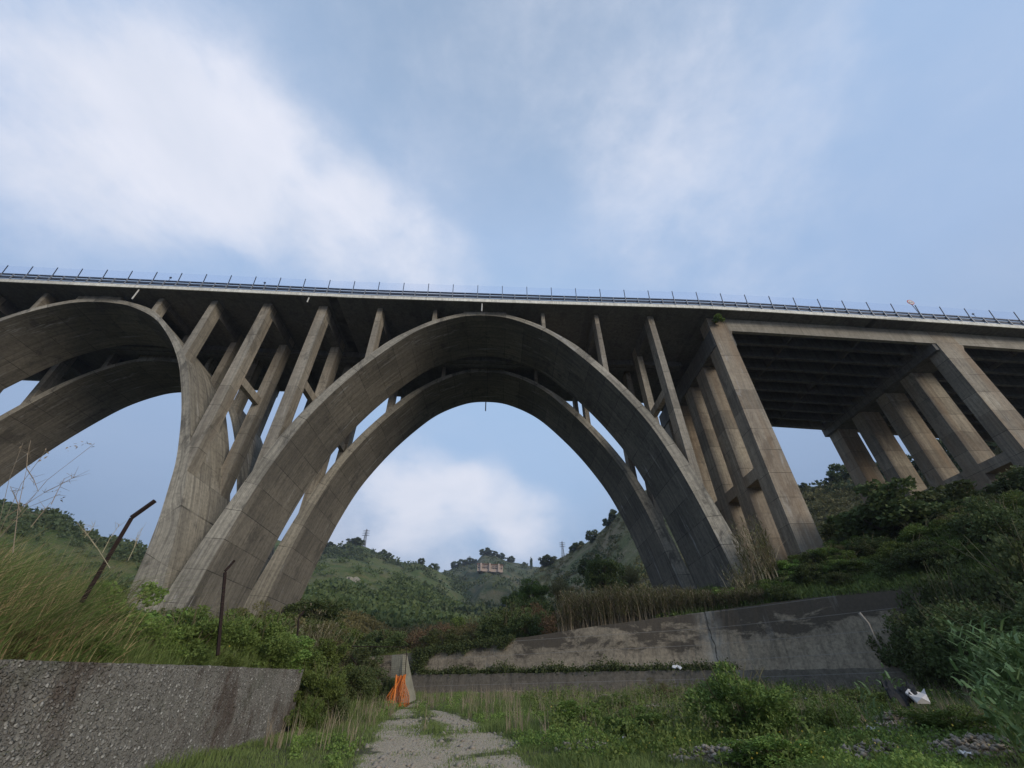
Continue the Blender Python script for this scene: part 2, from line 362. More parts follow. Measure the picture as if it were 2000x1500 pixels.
# ------------------------------------------------------------------ near terrain
WALL = np.array([(-16, 50.), (-6.2, 44), (1.3, 40), (8.7, 36), (12.6, 34.1), (14.6, 32.9), (16.3, 31.4), (18.8, 28.6), (21.7, 25), (24.5, 21), (27.5, 15)])
WTOP = np.array([3.0, 3.23, 3.72, 4.25, 4.47, 4.55, 4.6, 4.62, 4.4, 4.3, 4.2])
def seginfo(x, y):
    best = np.full(np.shape(x), 1e9); sd_ = np.zeros(np.shape(x)); tp = np.zeros(np.shape(x))
    for i in range(len(WALL) - 1):
        a, b_ = WALL[i], WALL[i + 1]; d = b_ - a; L = np.hypot(*d)
        t = np.clip(((x - a[0]) * d[0] + (y - a[1]) * d[1]) / L ** 2, 0, 1)
        qx = x - a[0] - t * d[0]; qy = y - a[1] - t * d[1]; ds = np.hypot(qx, qy); s_ = np.sign(d[0] * (y - a[1]) - d[1] * (x - a[0]))
        m_ = ds < best; best = np.where(m_, ds, best); sd_ = np.where(m_, s_ * ds, sd_); tp = np.where(m_, WTOP[i] * (1 - t) + WTOP[i + 1] * t, tp)
    return sd_, tp
def roadmask(x, y):
    c = np.interp(y, [4, 11.5, 17, 22, 27, 33], [.2, -1.1, -2.0, -3.1, -4.0, -4.5]); wd = np.interp(y, [4, 11.5, 18, 24, 30], [2.2, 2.05, 2.0, 1.2, .35])
    return np.clip((1 - sst(np.abs(x - c + .5 * fbm(x * .6, y * .6 + 50, 2)) / wd, .6, 1.2)) - .55 * np.exp(-((x - c - .15) / .45) ** 2) * sst(y, 11, 17) - 2.2 * np.maximum(0, fbm(x * .8 + 60, y * .8, 3) + .02), 0, 1)
def gz(x, y):
    x = np.asarray(x, float); y = np.asarray(y, float)
    fl = -1.6 + .045 * y + np.maximum(0, y - 44) * .16 + .22 * fbm(x * .5, y * .5) * (1 - roadmask(x, y)) + .05 * fbm(x * 2, y * 2)
    fl = fl + .5 * sst(x, 4, 12) * np.maximum(0, fbm(x * .35 + 3, y * .35) + .12) * 1.6
    fl = fl + sst(x, 11, 24) * sst(y, 30, 12) * .55
    # left bank
    lb = .16 + .03 * y + np.maximum(0, y - 20) * .125 + .07 * np.maximum(0, -6.7 - x) + .3 * fbm(x * .4, y * .4 + 9)
    lb = np.minimum(lb, 9 + 0 * lb)
    step = sst(-x, 6.75, 7.0); sh_ = np.interp(y, [17, 24, 32, 46, 60], [0, .3, 3.2, 8, 9]); slope = sst(-x, 5.0 + sh_, 8.5 + sh_ * 1.25)
    lm = np.where(y < 17.6, step, slope)
    z = fl * (1 - lm) + lb * lm
    # right bank behind the channel wall
    sd_, tp = seginfo(x, y)
    up = sst(x, 9, 24); rb = tp - .15 + up * (.42 * np.clip(sd_, 0, 9) + .13 * np.maximum(0, sd_ - 9)) + (1 - up) * .05 * np.maximum(0, sd_) + .35 * fbm(x * .3, y * .3 + 4) * sst(sd_, .5, 3)
    rm = sst(sd_, .35, .6) * sst(x, -18, -12)
    return z * (1 - rm) + np.maximum(rb, z) * rm
def grid(xs, ys, zf, mat, name, attr=None):
    X, Y = np.meshgrid(xs, ys); Z = zf(X, Y); V = np.stack([X, Y, Z], -1).reshape(-1, 3); nx, ny = len(xs), len(ys)
    i = np.arange(nx - 1)[None, :] + np.arange(ny - 1)[:, None] * nx; F = np.stack([i, i + 1, i + 1 + nx, i + nx], -1).reshape(-1, 4)
    me = rawmesh(name, V, F, mat, True)
    if attr is not None:
        a = me.attributes.new('road', 'FLOAT', 'POINT'); a.data.foreach_set('value', attr(X, Y).ravel().astype(np.float32))
    return put(name, me)
def ray_hit(px, py, t0=6, t1=60, dz=0):
    d = pray(px, py); ts = np.linspace(t0, t1, 1500); Q = d[None] * ts[:, None]; bl = Q[:, 2] < gz(Q[:, 0], Q[:, 1]) + dz
    return Q[int(np.argmax(bl))] if bl.any() else None
RUB = []
for q in ((1190, 1366, 1.5, .7, 1100), (1270, 1388, 1.1, .6, 700), (990, 1356, 2.4, .8, 500), (1600, 1375, .9, .7, 500), (1440, 1482, 1.0, .6, 700), (1830, 1425, 1.5, 1.1, 1500), (1770, 1405, .8, .7, 500), (1900, 1470, .9, .6, 500), (1150, 1470, .7, .4, 200), (1690, 1480, .8, .4, 260)):
    h_ = ray_hit(*q[:2])
    if h_ is not None: RUB.append((h_[0], h_[1]) + q[2:])
def rubm(x, y):
    a = np.zeros(np.shape(x))
    for cx, cy, sx, sy, n_ in RUB: a = np.maximum(a, np.exp(-((x - cx) / sx) ** 2 - ((y - cy) / sy) ** 2))
    return np.clip(a * (1.25 + 1.6 * fbm(x * 2.2, y * 2.2, 2)), 0, 1)
xs = np.concatenate([np.arange(-150, -20, 3.), np.arange(-20, 30, .2), np.arange(30, 160, 2.)])
ys = np.concatenate([np.arange(-40, 4, 2.), np.arange(4, 50, .2), np.arange(50, 96, 1.)])
meta(grid(xs, ys, gz, 'ground', 'ground', lambda x, y: np.maximum(roadmask(x, y), .75 * rubm(x, y))), kind='structure')

# ------------------------------------------------------------------ hills (each a solid ridge at its own distance)
class Hill:
    def __init__(s, name, sky, R_, foot, mat, seed, p=.85, amp=1., e0=4.5):
        A = np.array([azel(*q[:2]) for q in sky]); s.az = A[:, 0]; s.el = A[:, 1]; s.R = np.array(R_, float) if hasattr(R_, '__len__') else np.full(len(sky), float(R_))
        s.foot = foot; s.seed = seed; s.p = p; s.amp = amp; s.e0 = R(e0) if not callable(e0) else e0
        az = np.linspace(s.az[0], s.az[-1], 260); t = np.concatenate([np.linspace(0, 1, 90), np.linspace(1.03, 1.6, 12)])
        AZ, T = np.meshgrid(az, t); V = s.at(AZ, T).reshape(-1, 3); nx, ny = 260, len(t)
        i = np.arange(nx - 1)[None, :] + np.arange(ny - 1)[:, None] * nx; F = np.stack([i, i + 1, i + 1 + nx, i + nx], -1).reshape(-1, 4)
        meta(put(name, rawmesh(name, V, F, mat, True)), kind='structure')
    def at(s, az, t):
        az = np.asarray(az, float); t = np.asarray(t, float)
        Rr = np.interp(az, s.az, s.R); er = np.interp(az, s.az, s.el); f = s.foot(az) if callable(s.foot) else s.foot
        r = f + (Rr - f) * t; el = s.e0 + (er - s.e0) * np.clip(t, 0, 1) ** s.p; z = r * np.tan(el)
        z = np.where(t > 1, Rr * np.tan(er) - (r - Rr) * .6, z)
        x = r * np.sin(az); y = r * np.cos(az); tt = np.clip(t, 0, 1.2)
        z = z + s.amp * Rr * .045 * (4 * np.clip(tt * (1 - tt), 0, 1)) * (fbm(x * .018 + s.seed, y * .018, 4)) * 2 + s.amp * .006 * Rr * fbm(x * .12, y * .12 + s.seed, 3) * np.clip(t * 5, 0, 1)
        return np.stack([x, y, z], -1)
    def place(s, px, py):
        az, el = azel(px, py); er = np.interp(az, s.az, s.el); ts = np.linspace(.02, 1, 400); P = s.at(np.full(400, az), ts)
        e = np.arctan2(P[:, 2], np.hypot(P[:, 0], P[:, 1])); i = int(np.argmax(e >= el)) if (e >= el).any() else 399
        return P[i]
h_left = Hill('hill', [(-400, 960), (-150, 975), (0, 988), (54, 1005), (105, 1008), (144, 1029), (192, 1056), (240, 1063), (282, 1080), (350, 1110), (430, 1150)], [240, 240, 235, 230, 230, 225, 220, 215, 210, 200, 190], 95, 'hill_green', 3)
h_mid = Hill('hill', [(300, 1120), (420, 1075), (535, 1053), (585, 1068), (629, 1071), (660, 1068), (680, 1065), (700, 1063), (720, 1070), (750, 1087), (775, 1098), (820, 1101), (850, 1112), (867, 1119), (900, 1140), (960, 1170)], 430, 140, 'hill_green', 11)
h_spur = Hill('hill', [(380, 1190), (500, 1140), (580, 1110), (640, 1090), (690, 1092), (735, 1106), (780, 1128), (830, 1155), (875, 1183), (920, 1204), (980, 1216), (1040, 1224)], [270] * 6 + [260, 250, 235, 210, 190, 180], 95, 'hill_green', 29, .8, .8)
h_far = Hill('hill', [(760, 1150), (820, 1126), (867, 1117), (887, 1108), (905, 1103), (930, 1098), (940, 1086), (947, 1082), (970, 1087), (985, 1093), (1000, 1097), (1025, 1103), (1050, 1107), (1090, 1110), (1150, 1112), (1220, 1112)], 640, 200, 'hill_far', 41, .75)
h_right = Hill('hill', [(985, 1215), (1010, 1180), (1030, 1140), (1050, 1112), (1062, 1104), (1075, 1098), (1100, 1086), (1126, 1071), (1156, 1053), (1180, 1032), (1207, 1002), (1257, 958), (1320, 930), (1430, 935), (1563, 955), (1619, 945), (1661, 934), (1718, 926), (1787, 920), (1860, 905), (1925, 880), (2020, 840), (2200, 790), (2500, 780)],
               [190, 230, 270, 300, 305, 300, 280, 265, 250, 235, 220, 200, 180, 165, 155, 150, 150, 150, 145, 140, 135, 130, 130, 130],
               lambda a: np.interp(a, [R(0), R(8), R(20), R(40), R(60)], [92, 88, 84, 92, 92]), 'hill_rock', 57, .85, .9, 5.0)

# ------------------------------------------------------------------ viaduct
F0 = 35.82; WID = 7.63; SEP = 11.0
def zd(x):  # underside of the deck slab
    return np.interp(x, [-110, -62, -35.6, -17, 5.4, 23.7, 32.4, 40, 47, 55, 62.8, 80, 120], [42, 39.97, 38.85, 38.0, 37.46, 37.1, 36.6, 36.1, 35.6, 35.05, 34.4, 33.1, 30])
via = empty('viaduct', (0, F0, -2)); meta(via, 'weathered grey concrete arch viaduct spanning the whole view on arches, columns and slab piers', 'viaduct')
XA, XB = -48.1, -1.69
PI_ = [(0, 36.92), (1.7, 36.82), (3.4, 36.42), (5.8, 35.35), (8, 33.9), (10.2, 31.75), (12.8, 28.7), (15, 25.55), (17, 22.0), (18.55, 18.0), (19.6, 14.4), (20.35, 11.2), (20.9, 8.5), (21.4, 5.5), (21.9, 2), (22.4, -1.5)]
PE_ = [(0, 37.46), (1.7, 37.36), (3.4, 36.98), (6.2, 35.8), (8.5, 34.25), (10.85, 32.3), (13.45, 29.2), (15.75, 26.05), (17.9, 22.4), (19.65, 18.4), (20.9, 14.7), (21.9, 11.3), (22.7, 8.6), (23.4, 5.6), (24.2, 2), (25, -1.5)]
iB = catmull(PI_, 6); eB = catmull(PE_, 6)
iB2 = catmull([(0, 38.32), (1.7, 38.22), (4.4, 37.66), (7.96, 35.82), (10.75, 33.19), (13.2, 30.04), (15.0, 26.92), (16.8, 23.12), (18.1, 19.68), (18.85, 17.31), (19.3, 15.1), (19.75, 12.6), (19.95, 10.95), (20.1, 9.2), (20.3, 5), (20.5, -1.5)], 6)
eB2 = catmull([(0, 38.86), (1.7, 38.76), (3.8, 38.42), (7.35, 37.0), (10.3, 34.4), (13.0, 31.55), (14.95, 28.6), (16.8, 24.9), (18.2, 21.8), (19.3, 19.2), (19.95, 17.3), (20.7, 15.0), (21.8, 10.7), (22.35, 8.15), (23.0, 5), (24.4, -1.5)], 6)
def arch_mesh(cx, li, le, ri_, re_, Y0, shear):
    I = np.vstack([(li * (-1, 1))[::-1], ri_[1:]]); E = np.vstack([(le * (-1, 1))[::-1], re_[1:]])
    I = I + [cx, 0]; E = E + [cx, 0]; I[:, 1] -= shear * (I[:, 0] - cx); E[:, 1] -= shear * (E[:, 0] - cx)
    m = len(I); s = np.concatenate([[0], np.cumsum(np.hypot(*np.diff(I, axis=0).T))]); th = np.hypot(*(E - I).T); Y1 = Y0 + WID
    ring = [(I, Y0), (I, Y1), (E, Y1), (E, Y0)]; V = []
    for P, Y in ring: V += [(p[0], Y, p[1]) for p in P]
    Fc, UV = [], []
    def strip(a, b_, va, vb):
        for i in range(m - 1):
            Fc.append((a * m + i, a * m + i + 1, b_ * m + i + 1, b_ * m + i)); UV.extend([(s[i], va(i)), (s[i + 1], va(i + 1)), (s[i + 1], vb(i + 1)), (s[i], vb(i))])
    strip(0, 1, lambda i: 0, lambda i: WID); strip(1, 2, lambda i: WID, lambda i: WID + th[i]); strip(2, 3, lambda i: 20, lambda i: 20 + WID); strip(3, 0, lambda i: 40 + th[i], lambda i: 40)
    return V, Fc, UV, E
def ext_z(E, x, lo):  # height of the back of the arch at x
    i = np.argsort(E[:, 0]); return float(np.interp(x, E[i, 0], E[i, 1]))
def column(x, z0, z1, y0, y1, w0, w1, dx, mat):
    m = MB(); a, b_ = w1 / 2, w0 / 2; zl, zr = z0
    m.hexa([(x + dx - b_, y0, zl), (x + dx + b_, y0, zr), (x + dx + b_, y1, zr), (x + dx - b_, y1, zl), (x - a, y0, z1), (x + a, y0, z1), (x + a, y1, z1), (x - a, y1, z1)])
    return m.part('column', mat, via)
for row in (0, 1):
    oy = row * SEP; Y0 = F0 + oy
    VB, FB, UB, EB = arch_mesh(XB, iB, eB, iB, eB, Y0, .022)
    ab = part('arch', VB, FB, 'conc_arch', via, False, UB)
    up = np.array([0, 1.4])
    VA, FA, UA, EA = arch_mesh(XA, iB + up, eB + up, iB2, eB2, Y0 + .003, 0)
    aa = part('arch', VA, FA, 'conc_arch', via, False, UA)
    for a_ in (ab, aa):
        a_.data.materials.append(M['conc_archface']); q_ = len(a_.data.polygons) // 4; a_.data.polygons.foreach_set('material_index', np.repeat([0, 1, 1, 1], q_).astype(np.int32))  # soffit keeps the shaded tone, the other faces get the lit one
    cols = [(5.37, .4, 0, EB), (11.9, .5, 0, EB), (18.57, .7, 0, EB), (-7.7, .45, 0, EB), (-14.37, .62, 0, EB), (-21.2, 1.05, -.35, EB), (-27.9, .95, -.55, EA), (-34.3, .72, -.15, EA), (-40.7, .6, 0, EA), (-54.5, .5, 0, EA), (-61.0, .7, 0, EA), (-67.6, 1.0, .3, EA)]
    for x, wd, dx, E in cols:
        top = float(zd(x)); w0_ = wd * 1.12; zf = tuple(ext_z(E, x + dx + q * w0_ / 2, 0) - .16 for q in (-1, 1)); hh = top - sum(zf) / 2
        for y0 in (0.0, 5.75):
            column(x, zf, top - .004, Y0 + .006 + y0, Y0 + y0 + (1.4 if hh > 3 else 1.1), w0_, wd, dx, 'conc_pale')
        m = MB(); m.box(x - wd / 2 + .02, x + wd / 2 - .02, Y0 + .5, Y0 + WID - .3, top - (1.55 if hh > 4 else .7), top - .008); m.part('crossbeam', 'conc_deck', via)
        if hh > 15:
            zt = top - 10.0; m = MB(); xx = x + dx * .5; m.box(xx - .27, xx + .27, Y0 + 1.38, Y0 + 5.77, zt - .95, zt); m.part('tie_beam', 'conc_pale', via)
    for cx, zc in ((XB, 37.2), (XA, 38.65)):  # crown block joining arch and deck
        m = MB(); m.box(cx - 2.6, cx + 2.6, Y0 + .09, Y0 + WID - .1, zc - .25, float(zd(cx)) - .01); m.part('crown_block', 'conc_pale', via)
# deck slabs
XS = np.concatenate([np.arange(-110, -2, 4.), np.arange(-2, 121, 3.)])
def slab(name, y0, y1, z0, z1, mat, x0=-110, x1=120):
    xx = [x0] + [x for x in XS if x0 < x < x1] + [x1]; V = []; 
    for x in xx: V += [(x, y0, zd(x) + z0), (x, y1, zd(x) + z0), (x, y1, zd(x) + z1), (x, y0, zd(x) + z1)]
    Fc = []
    for i in range(len(xx) - 1):
        for j in range(4): Fc.append((i * 4 + j, i * 4 + (j + 1) % 4, (i + 1) * 4 + (j + 1) % 4, (i + 1) * 4 + j))
    Fc += [(3, 2, 1, 0), tuple(len(V) - 4 + j for j in range(4))]
    return part(name, V, Fc, mat, via)
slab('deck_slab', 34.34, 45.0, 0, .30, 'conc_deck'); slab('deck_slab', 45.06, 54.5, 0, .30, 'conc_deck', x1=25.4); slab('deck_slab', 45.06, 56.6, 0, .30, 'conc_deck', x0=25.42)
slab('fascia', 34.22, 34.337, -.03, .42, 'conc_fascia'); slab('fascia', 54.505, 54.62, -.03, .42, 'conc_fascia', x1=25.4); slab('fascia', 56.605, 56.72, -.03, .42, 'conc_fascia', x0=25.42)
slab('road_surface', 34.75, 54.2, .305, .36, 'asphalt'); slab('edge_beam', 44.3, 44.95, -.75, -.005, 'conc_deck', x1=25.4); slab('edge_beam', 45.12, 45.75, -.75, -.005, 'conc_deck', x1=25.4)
# girder spans
GY = F0 + np.arange(10) * 2.27
for (x0, x1) in ((27.72, 52.45), (55.2, 80.0)):
    for i, y in enumerate(GY):
        xx = np.linspace(x0, x1, 6); m = MB(); V = []; prof = [(-.02, -1.97), (.42, -1.97), (.42, -1.72), (.27, -1.6), (.27, -.004), (-.02, -.004)]
        if i: prof = [(-.2, -1.9), (.2, -1.9), (.2, -1.68), (.09, -1.56), (.09, -.004), (-.09, -.004), (-.09, -1.56), (-.2, -1.68)]
        K = len(prof)
        for x in xx: V += [(x, y + a, zd(x) + c) for a, c in prof]
        Fc = [(q * K + j, q * K + (j + 1) % K, (q + 1) * K + (j + 1) % K, (q + 1) * K + j) for q in range(5) for j in range(K)] + [tuple(range(K))[::-1], tuple(range(5 * K, 6 * K))]
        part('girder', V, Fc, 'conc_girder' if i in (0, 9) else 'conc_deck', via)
    for f in (1 / 3, 2 / 3):
        x = x0 + (x1 - x0) * f; m = MB(); m.box(x - .13, x + .13, F0 + .3, GY[-1], zd(x) - 1.5, zd(x) - .006); m.part('diaphragm', 'conc_deck', via)
# slab piers
def pier(x0, x1, ys_, capz, tiez, zb, topf):
    for i, (a, b_) in enumerate(ys_):
        m = MB(); dx = 0; top = zd(x0) - .002 if i == 0 else capz[0] + .05
        m.hexa([(x0, a, zb), (x1, a, zb), (x1, b_, zb), (x0, b_, zb), (x0 + .02, a, top), (x1 + .02, a, top), (x1 + .02, b_, top), (x0 + .02, b_, top)]); m.part('pier_column', 'conc_pier', via)
    m = MB(); m.box(x0 - .45 * topf, x1 + .25, ys_[0][0] + .12, ys_[-1][1] + .3, capz[0], capz[1]); m.part('pier_cap', 'conc_deck', via)
    for (a, b_), (c, d) in zip(ys_[:-1], ys_[1:]):
        m = MB(); m.box(x0 + .003, x1 - .003, b_ - .01, c + .01, tiez - 1.1, tiez); m.part('tie_beam', 'conc_pier', via)
pier(25.47, 27.72, [(F0 - .03, 37.7), (39.95, 42.1), (44.2, 46.2), (48.6, 50.6), (53, 55.1)], (32.6, 35.0), 17.85, -1, 0.2)
pier(52.45, 55.2, [(F0 - .03, 37.5), (40.35, 42.15), (44.8, 46.5), (49.5, 51.4), (54.4, 56.6)], (32.35, 34.3), 19.65, 8, 1)
pier(80.0, 82.8, [(F0 - .03, 37.5), (40.35, 42.15), (44.8, 46.5), (49.5, 51.4), (54.4, 56.6)], (30.0, 32.0), 21.5, 12, 1)
for x, z in ((27.75, 35.05), (55.23, 33.05)):
    m = MB(); m.hexa([(x, F0 + .01, z - .75), (x + .1, F0 + .01, z - .75), (x + .1, F0 + 1.2, z - .75), (x, F0 + 1.2, z - .75), (x, F0 + .01, z), (x + .45, F0 + .01, z), (x + .45, F0 + 1.2, z), (x, F0 + 1.2, z)]); m.part('corbel', 'conc_pier', via)
# drain pipes
for px, py, ln in ((941, 603, 1.4), (600, 590, .9), (263, 577, 1.7)):
    d = pray(px, py); t = 34.5 / d[1]; x = d[0] * t
    m = MB(); m.tube([(x, 34.5, zd(x) + .02), (x, 34.5, zd(x) - ln)], .075, 8); m.part('drain_pipe', 'pipe_pale', via)
m = MB(); m.tube([(-1.9, 54.3, 37.0), (-1.9, 54.3, 35.2)], .08, 8); m.part('drain_pipe', 'rust', via)

# ------------------------------------------------------------------ guard rail and screen on the near edge
zt_ = lambda x: float(zd(x)) + .42
def strip_part(name, y0, y1, z0, z1, mat, parent, x0=-72, x1=78):
    xx = [x0] + [x for x in XS if x0 < x < x1] + [x1]; V = []
    for x in xx: z = zt_(x); V += [(x, y0, z + z0), (x, y1, z + z0), (x, y1, z + z1), (x, y0, z + z1)]
    Fc = [(i * 4 + j, i * 4 + (j + 1) % 4, (i + 1) * 4 + (j + 1) % 4, (i + 1) * 4 + j) for i in range(len(xx) - 1) for j in range(4)] + [(3, 2, 1, 0), tuple(len(V) - 4 + j for j in range(4))]
    return part(name, V, Fc, mat, parent)
gr = empty('guardrail', (0, 34.4, 37)); meta(gr, 'dark steel guardrail with short posts along the near edge of the bridge deck', 'guardrail')
strip_part('top_rail', 34.40, 34.52, 1.05, 1.24, 'steel_dark', gr); strip_part('middle_rail', 34.44, 34.56, .56, .88, 'steel_dark', gr)
strip_part('lower_rail', 34.46, 34.58, .02, .40, 'steel_galv', gr); 
xs_p = [x for x in (-2.59 + 1.5 * np.arange(-39, 45)) ]
pm = None
for x in xs_p:
    m = MB(); z = zt_(x); m.box(x - .05, x + .05, 34.3, 34.40, z - .02, z + 1.12); m.part('post', 'steel_galv', gr)
sf = empty('safety_screen', (0, 34.3, 38.3)); meta(sf, 'thin see-through screen fence on slanted posts above the bridge guardrail', 'fence')
for i, x in enumerate(-2.59 + 3.0 * np.arange(-20, 23)):
    z = zt_(x); s_ = 0.0
    m = MB(); m.hexa([(x - .035, 34.33, z + 1.1), (x + .035, 34.33, z + 1.1), (x + .035, 34.40, z + 1.1), (x - .035, 34.40, z + 1.1), (x - .035, 34.15, z + 2.4), (x + .035, 34.15, z + 2.4), (x + .035, 34.22, z + 2.4), (x - .035, 34.22, z + 2.4)])
    m.part('screen_post', 'steel_dark', sf)
    x2 = x + 3.0; z2 = zt_(x2)
    if i < 42: part('screen_panel', [(x + .04, 34.345, z + 1.16), (x2 - .04, 34.345, z2 + 1.16), (x2 - .04, 34.19, z2 + 2.32), (x + .04, 34.19, z + 2.32),(x + .04, 34.353, z + 1.16), (x2 - .04, 34.353, z2 + 1.16), (x2 - .04, 34.198, z2 + 2.32), (x + .04, 34.198, z + 2.32)], [(0, 1, 2, 3), (7, 6, 5, 4), (0, 4, 5, 1), (3, 2, 6, 7)], 'screen', sf)
# rear barrier of the second carriageway and median barrier, glimpsed between the rails
mb_ = empty('median_barrier', (0, 45, 38)); meta(mb_, 'grey steel barrier standing behind the near guardrail between the carriageways', 'guardrail')
strip_part('rail', 44.5, 44.62, .55, .85, 'steel_galv', mb_); m = MB()
# sign
d = pray(1779, 590); t = 34.6 / d[1]; sx_, sz_ = d[0] * t, d[2] * t; zb = zt_(sx_)
sg = empty('road_sign', (sx_, 34.7, zb)); meta(sg, 'round white traffic sign with a red rim on a pole above the bridge guardrail', 'road sign')
m = MB(); m.tube([(sx_, 34.7, zb), (sx_, 34.7, sz_ + .2)], .04, 8); m.part('pole', 'steel_galv', sg)
def disc(cx, cy, cz, r, th, kk=28):
    V = [(cx + r * math.cos(a), cy + s_ * th, cz + r * math.sin(a)) for s_ in (0, 1) for a in np.arange(kk) * 2 * math.pi / kk]
    return V, [tuple(range(kk)), tuple(range(kk, 2 * kk))[::-1]] + [(i, i + kk, (i + 1) % kk + kk, (i + 1) % kk) for i in range(kk)]
V, Fc = disc(sx_, 34.62, sz_, .42, .03); pl = part('plate', V, Fc, 'sign_red', sg)
V, Fc = disc(sx_, 34.605, sz_, .32, .012); fc_ = part('face', V, Fc, 'sign_white', pl)
m = MB()  # two vehicle silhouettes of a no-overtaking sign
for cx_ in (-.13, .13): m.box(sx_ + cx_ - .09, sx_ + cx_ + .09, 34.597, 34.604, sz_ - .07, sz_ + .01); m.box(sx_ + cx_ - .055, sx_ + cx_ + .055, 34.597, 34.604, sz_ + .011, sz_ + .07)
m.part('emblem', 'black_paint', pl)
for px, py, txt in ((333, 543, 'small round reflector lamp on the guardrail above the left arch'), (517, 553, 'small round reflector lamp on the guardrail above the junction of the two arches'), (1901, 614, 'small round reflector lamp on the guardrail at the right end, past the sign')):
    d = pray(px, py); t = 34.5 / d[1]; x, z = d[0] * t, d[2] * t; e = empty('reflector_lamp', (x, 34.5, zt_(x) + 1.2)); meta(e, txt, 'lamp', 'reflector lamps on the guardrail')
    m = MB(); m.tube([(x, 34.5, zt_(x) + 1.2), (x, 34.5, z)], .025, 6); m.part('stem', 'steel_dark', e)
    V, Fc = disc(x, 34.44, z + .05, .13, .1, 14); part('head', V, Fc, 'steel_dark', e)

# ------------------------------------------------------------------ walls
def polywall(name, path, tops, bots, thick, mat, base, seg=10, rough=.03, batter=0.):
    P, T, B = [], [], []
    for i in range(len(path) - 1):
        for t in np.arange(seg) / seg: P.append(path[i] * (1 - t) + path[i + 1] * t); T.append(tops[i] * (1 - t) + tops[i + 1] * t); B.append(bots[i] * (1 - t) + bots[i + 1] * t)
    P.append(path[-1]); T.append(tops[-1]); B.append(bots[-1]); P = np.array(P); N = len(P); d = np.gradient(P, axis=0); nn = np.stack([-d[:, 1], d[:, 0]], 1); nn /= np.linalg.norm(nn, axis=1)[:, None]
    K = 7; V = []
    for i in range(N):
        for j in range(K):
            f = j / (K - 1); z = B[i] + (T[i] - B[i]) * f; q = P[i] + nn[i] * (batter * (f - 1) + rough * (rng.random() - .5)); V.append((q[0], q[1], z + (rough * (rng.random() - .5) * 1.5 if j == K - 1 else 0)))
        for z in (T[i] + rough * (rng.random() - .5), B[i]): q = P[i] + nn[i] * thick; V.append((q[0], q[1], z))
    K2 = K + 2; Fc = [(i * K2 + j, (i + 1) * K2 + j, (i + 1) * K2 + (j + 1) % K2, i * K2 + (j + 1) % K2) for i in range(N - 1) for j in range(K2)]
    Fc += [tuple(range(K2)), tuple((N - 1) * K2 + j for j in range(K2))[::-1]]
    return solo(name, V, Fc, mat, base)
LEDGE = [1.45, 1.50, 1.37, 1.28, 1.2, 1.15, 1.08, .98, .84, .7, .5]
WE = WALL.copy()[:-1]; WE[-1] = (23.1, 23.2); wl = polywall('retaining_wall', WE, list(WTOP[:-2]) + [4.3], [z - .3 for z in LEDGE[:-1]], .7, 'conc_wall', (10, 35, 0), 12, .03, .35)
meta(wl, 'long dark-stained concrete retaining wall below the right feet of the arches', 'wall')
nrm = []
pw = WALL.copy(); dd = np.gradient(WALL, axis=0); nn_ = np.stack([-dd[:, 1], dd[:, 0]], 1); nn_ /= np.linalg.norm(nn_, axis=1)[:, None]
pl_ = polywall('wall_footing', WALL - nn_ * 1.05, LEDGE, [-1.5] * 11, 1.2, 'conc_plinth', (10, 34, 0), 12, .05, .05)
meta(pl_, 'low concrete footing ledge running along the foot of the long stained retaining wall', 'wall')
# near cobble wall on the left
path = np.array([(-6.55, 4.5), (-6.52, 8), (-6.5, 12), (-6.5, 17.4)][::-1])
cw = polywall('cobble_wall', path, [.79, .64, .50, .40], [-1.2, -1.5, -1.7, -1.9], -.55, 'cobble_concrete', (-6.6, 10, -1), 50, .014)
cw.data.flip_normals(); meta(cw, 'rough pebble-faced concrete wall in the left foreground holding up the overgrown bank', 'wall')
# thick stub wall with slanted end, beside the orange net
def on(px, py, Y): d = pray(px, py); t = Y / d[1]; return d * t
m = MB()
m.hexa([on(762, 1392, 28.0), on(784, 1380, 27.6), on(813, 1366, 28.6), on(765, 1372, 31.0), on(765, 1281, 28.4), on(786, 1278, 28.2), on(795, 1279, 28.7), on(768, 1279, 31.0)])
st_ = m.solo('stub_wall', 'mossy_concrete', (-5, 29, -.5)); meta(st_, 'pale crumbling concrete wall end with a slanted face beside the orange netting', 'wall')

# rusty fence posts with bent arms
for k_, (base, bend, top, yb, txt) in enumerate((((190, 1125), (258, 1010), (303, 978), 7.6, 'tallest and nearest rusty bent fence post, leaning in the tall grass at the left'), ((425, 1280), (440, 1115), (458, 1095), 11.6, 'middle rusty bent fence post standing in the bushes above the pebble wall'), ((578, 1300), (583, 1208), (594, 1194), 19.0, 'farthest thin rusty bent fence post near the end of the pebble wall'))):
    A = on(*base, yb); B = on(*bend, yb); Cc = on(*top, yb + .1); A2 = B + (A - B) * (1.0 if k_ else 1.4); 
    m = MB()
    wdt = .035 if k_ < 2 else .03
    wdt *= 1.2; m.tube([A2, B + (A - B) * .02], wdt, 4); m.tube([B - (Cc - B) * .03, Cc], wdt * .95, 4)
    e = empty('fence_post', tuple(A2)); meta(e, txt, 'fence post', 'rusty bent posts on the left wall')
    part('upright', m.v[0], m.f[:6], 'rust', e); part('arm', m.v[1], [tuple(i - 8 for i in f) for f in m.f[6:]], 'rust', e)

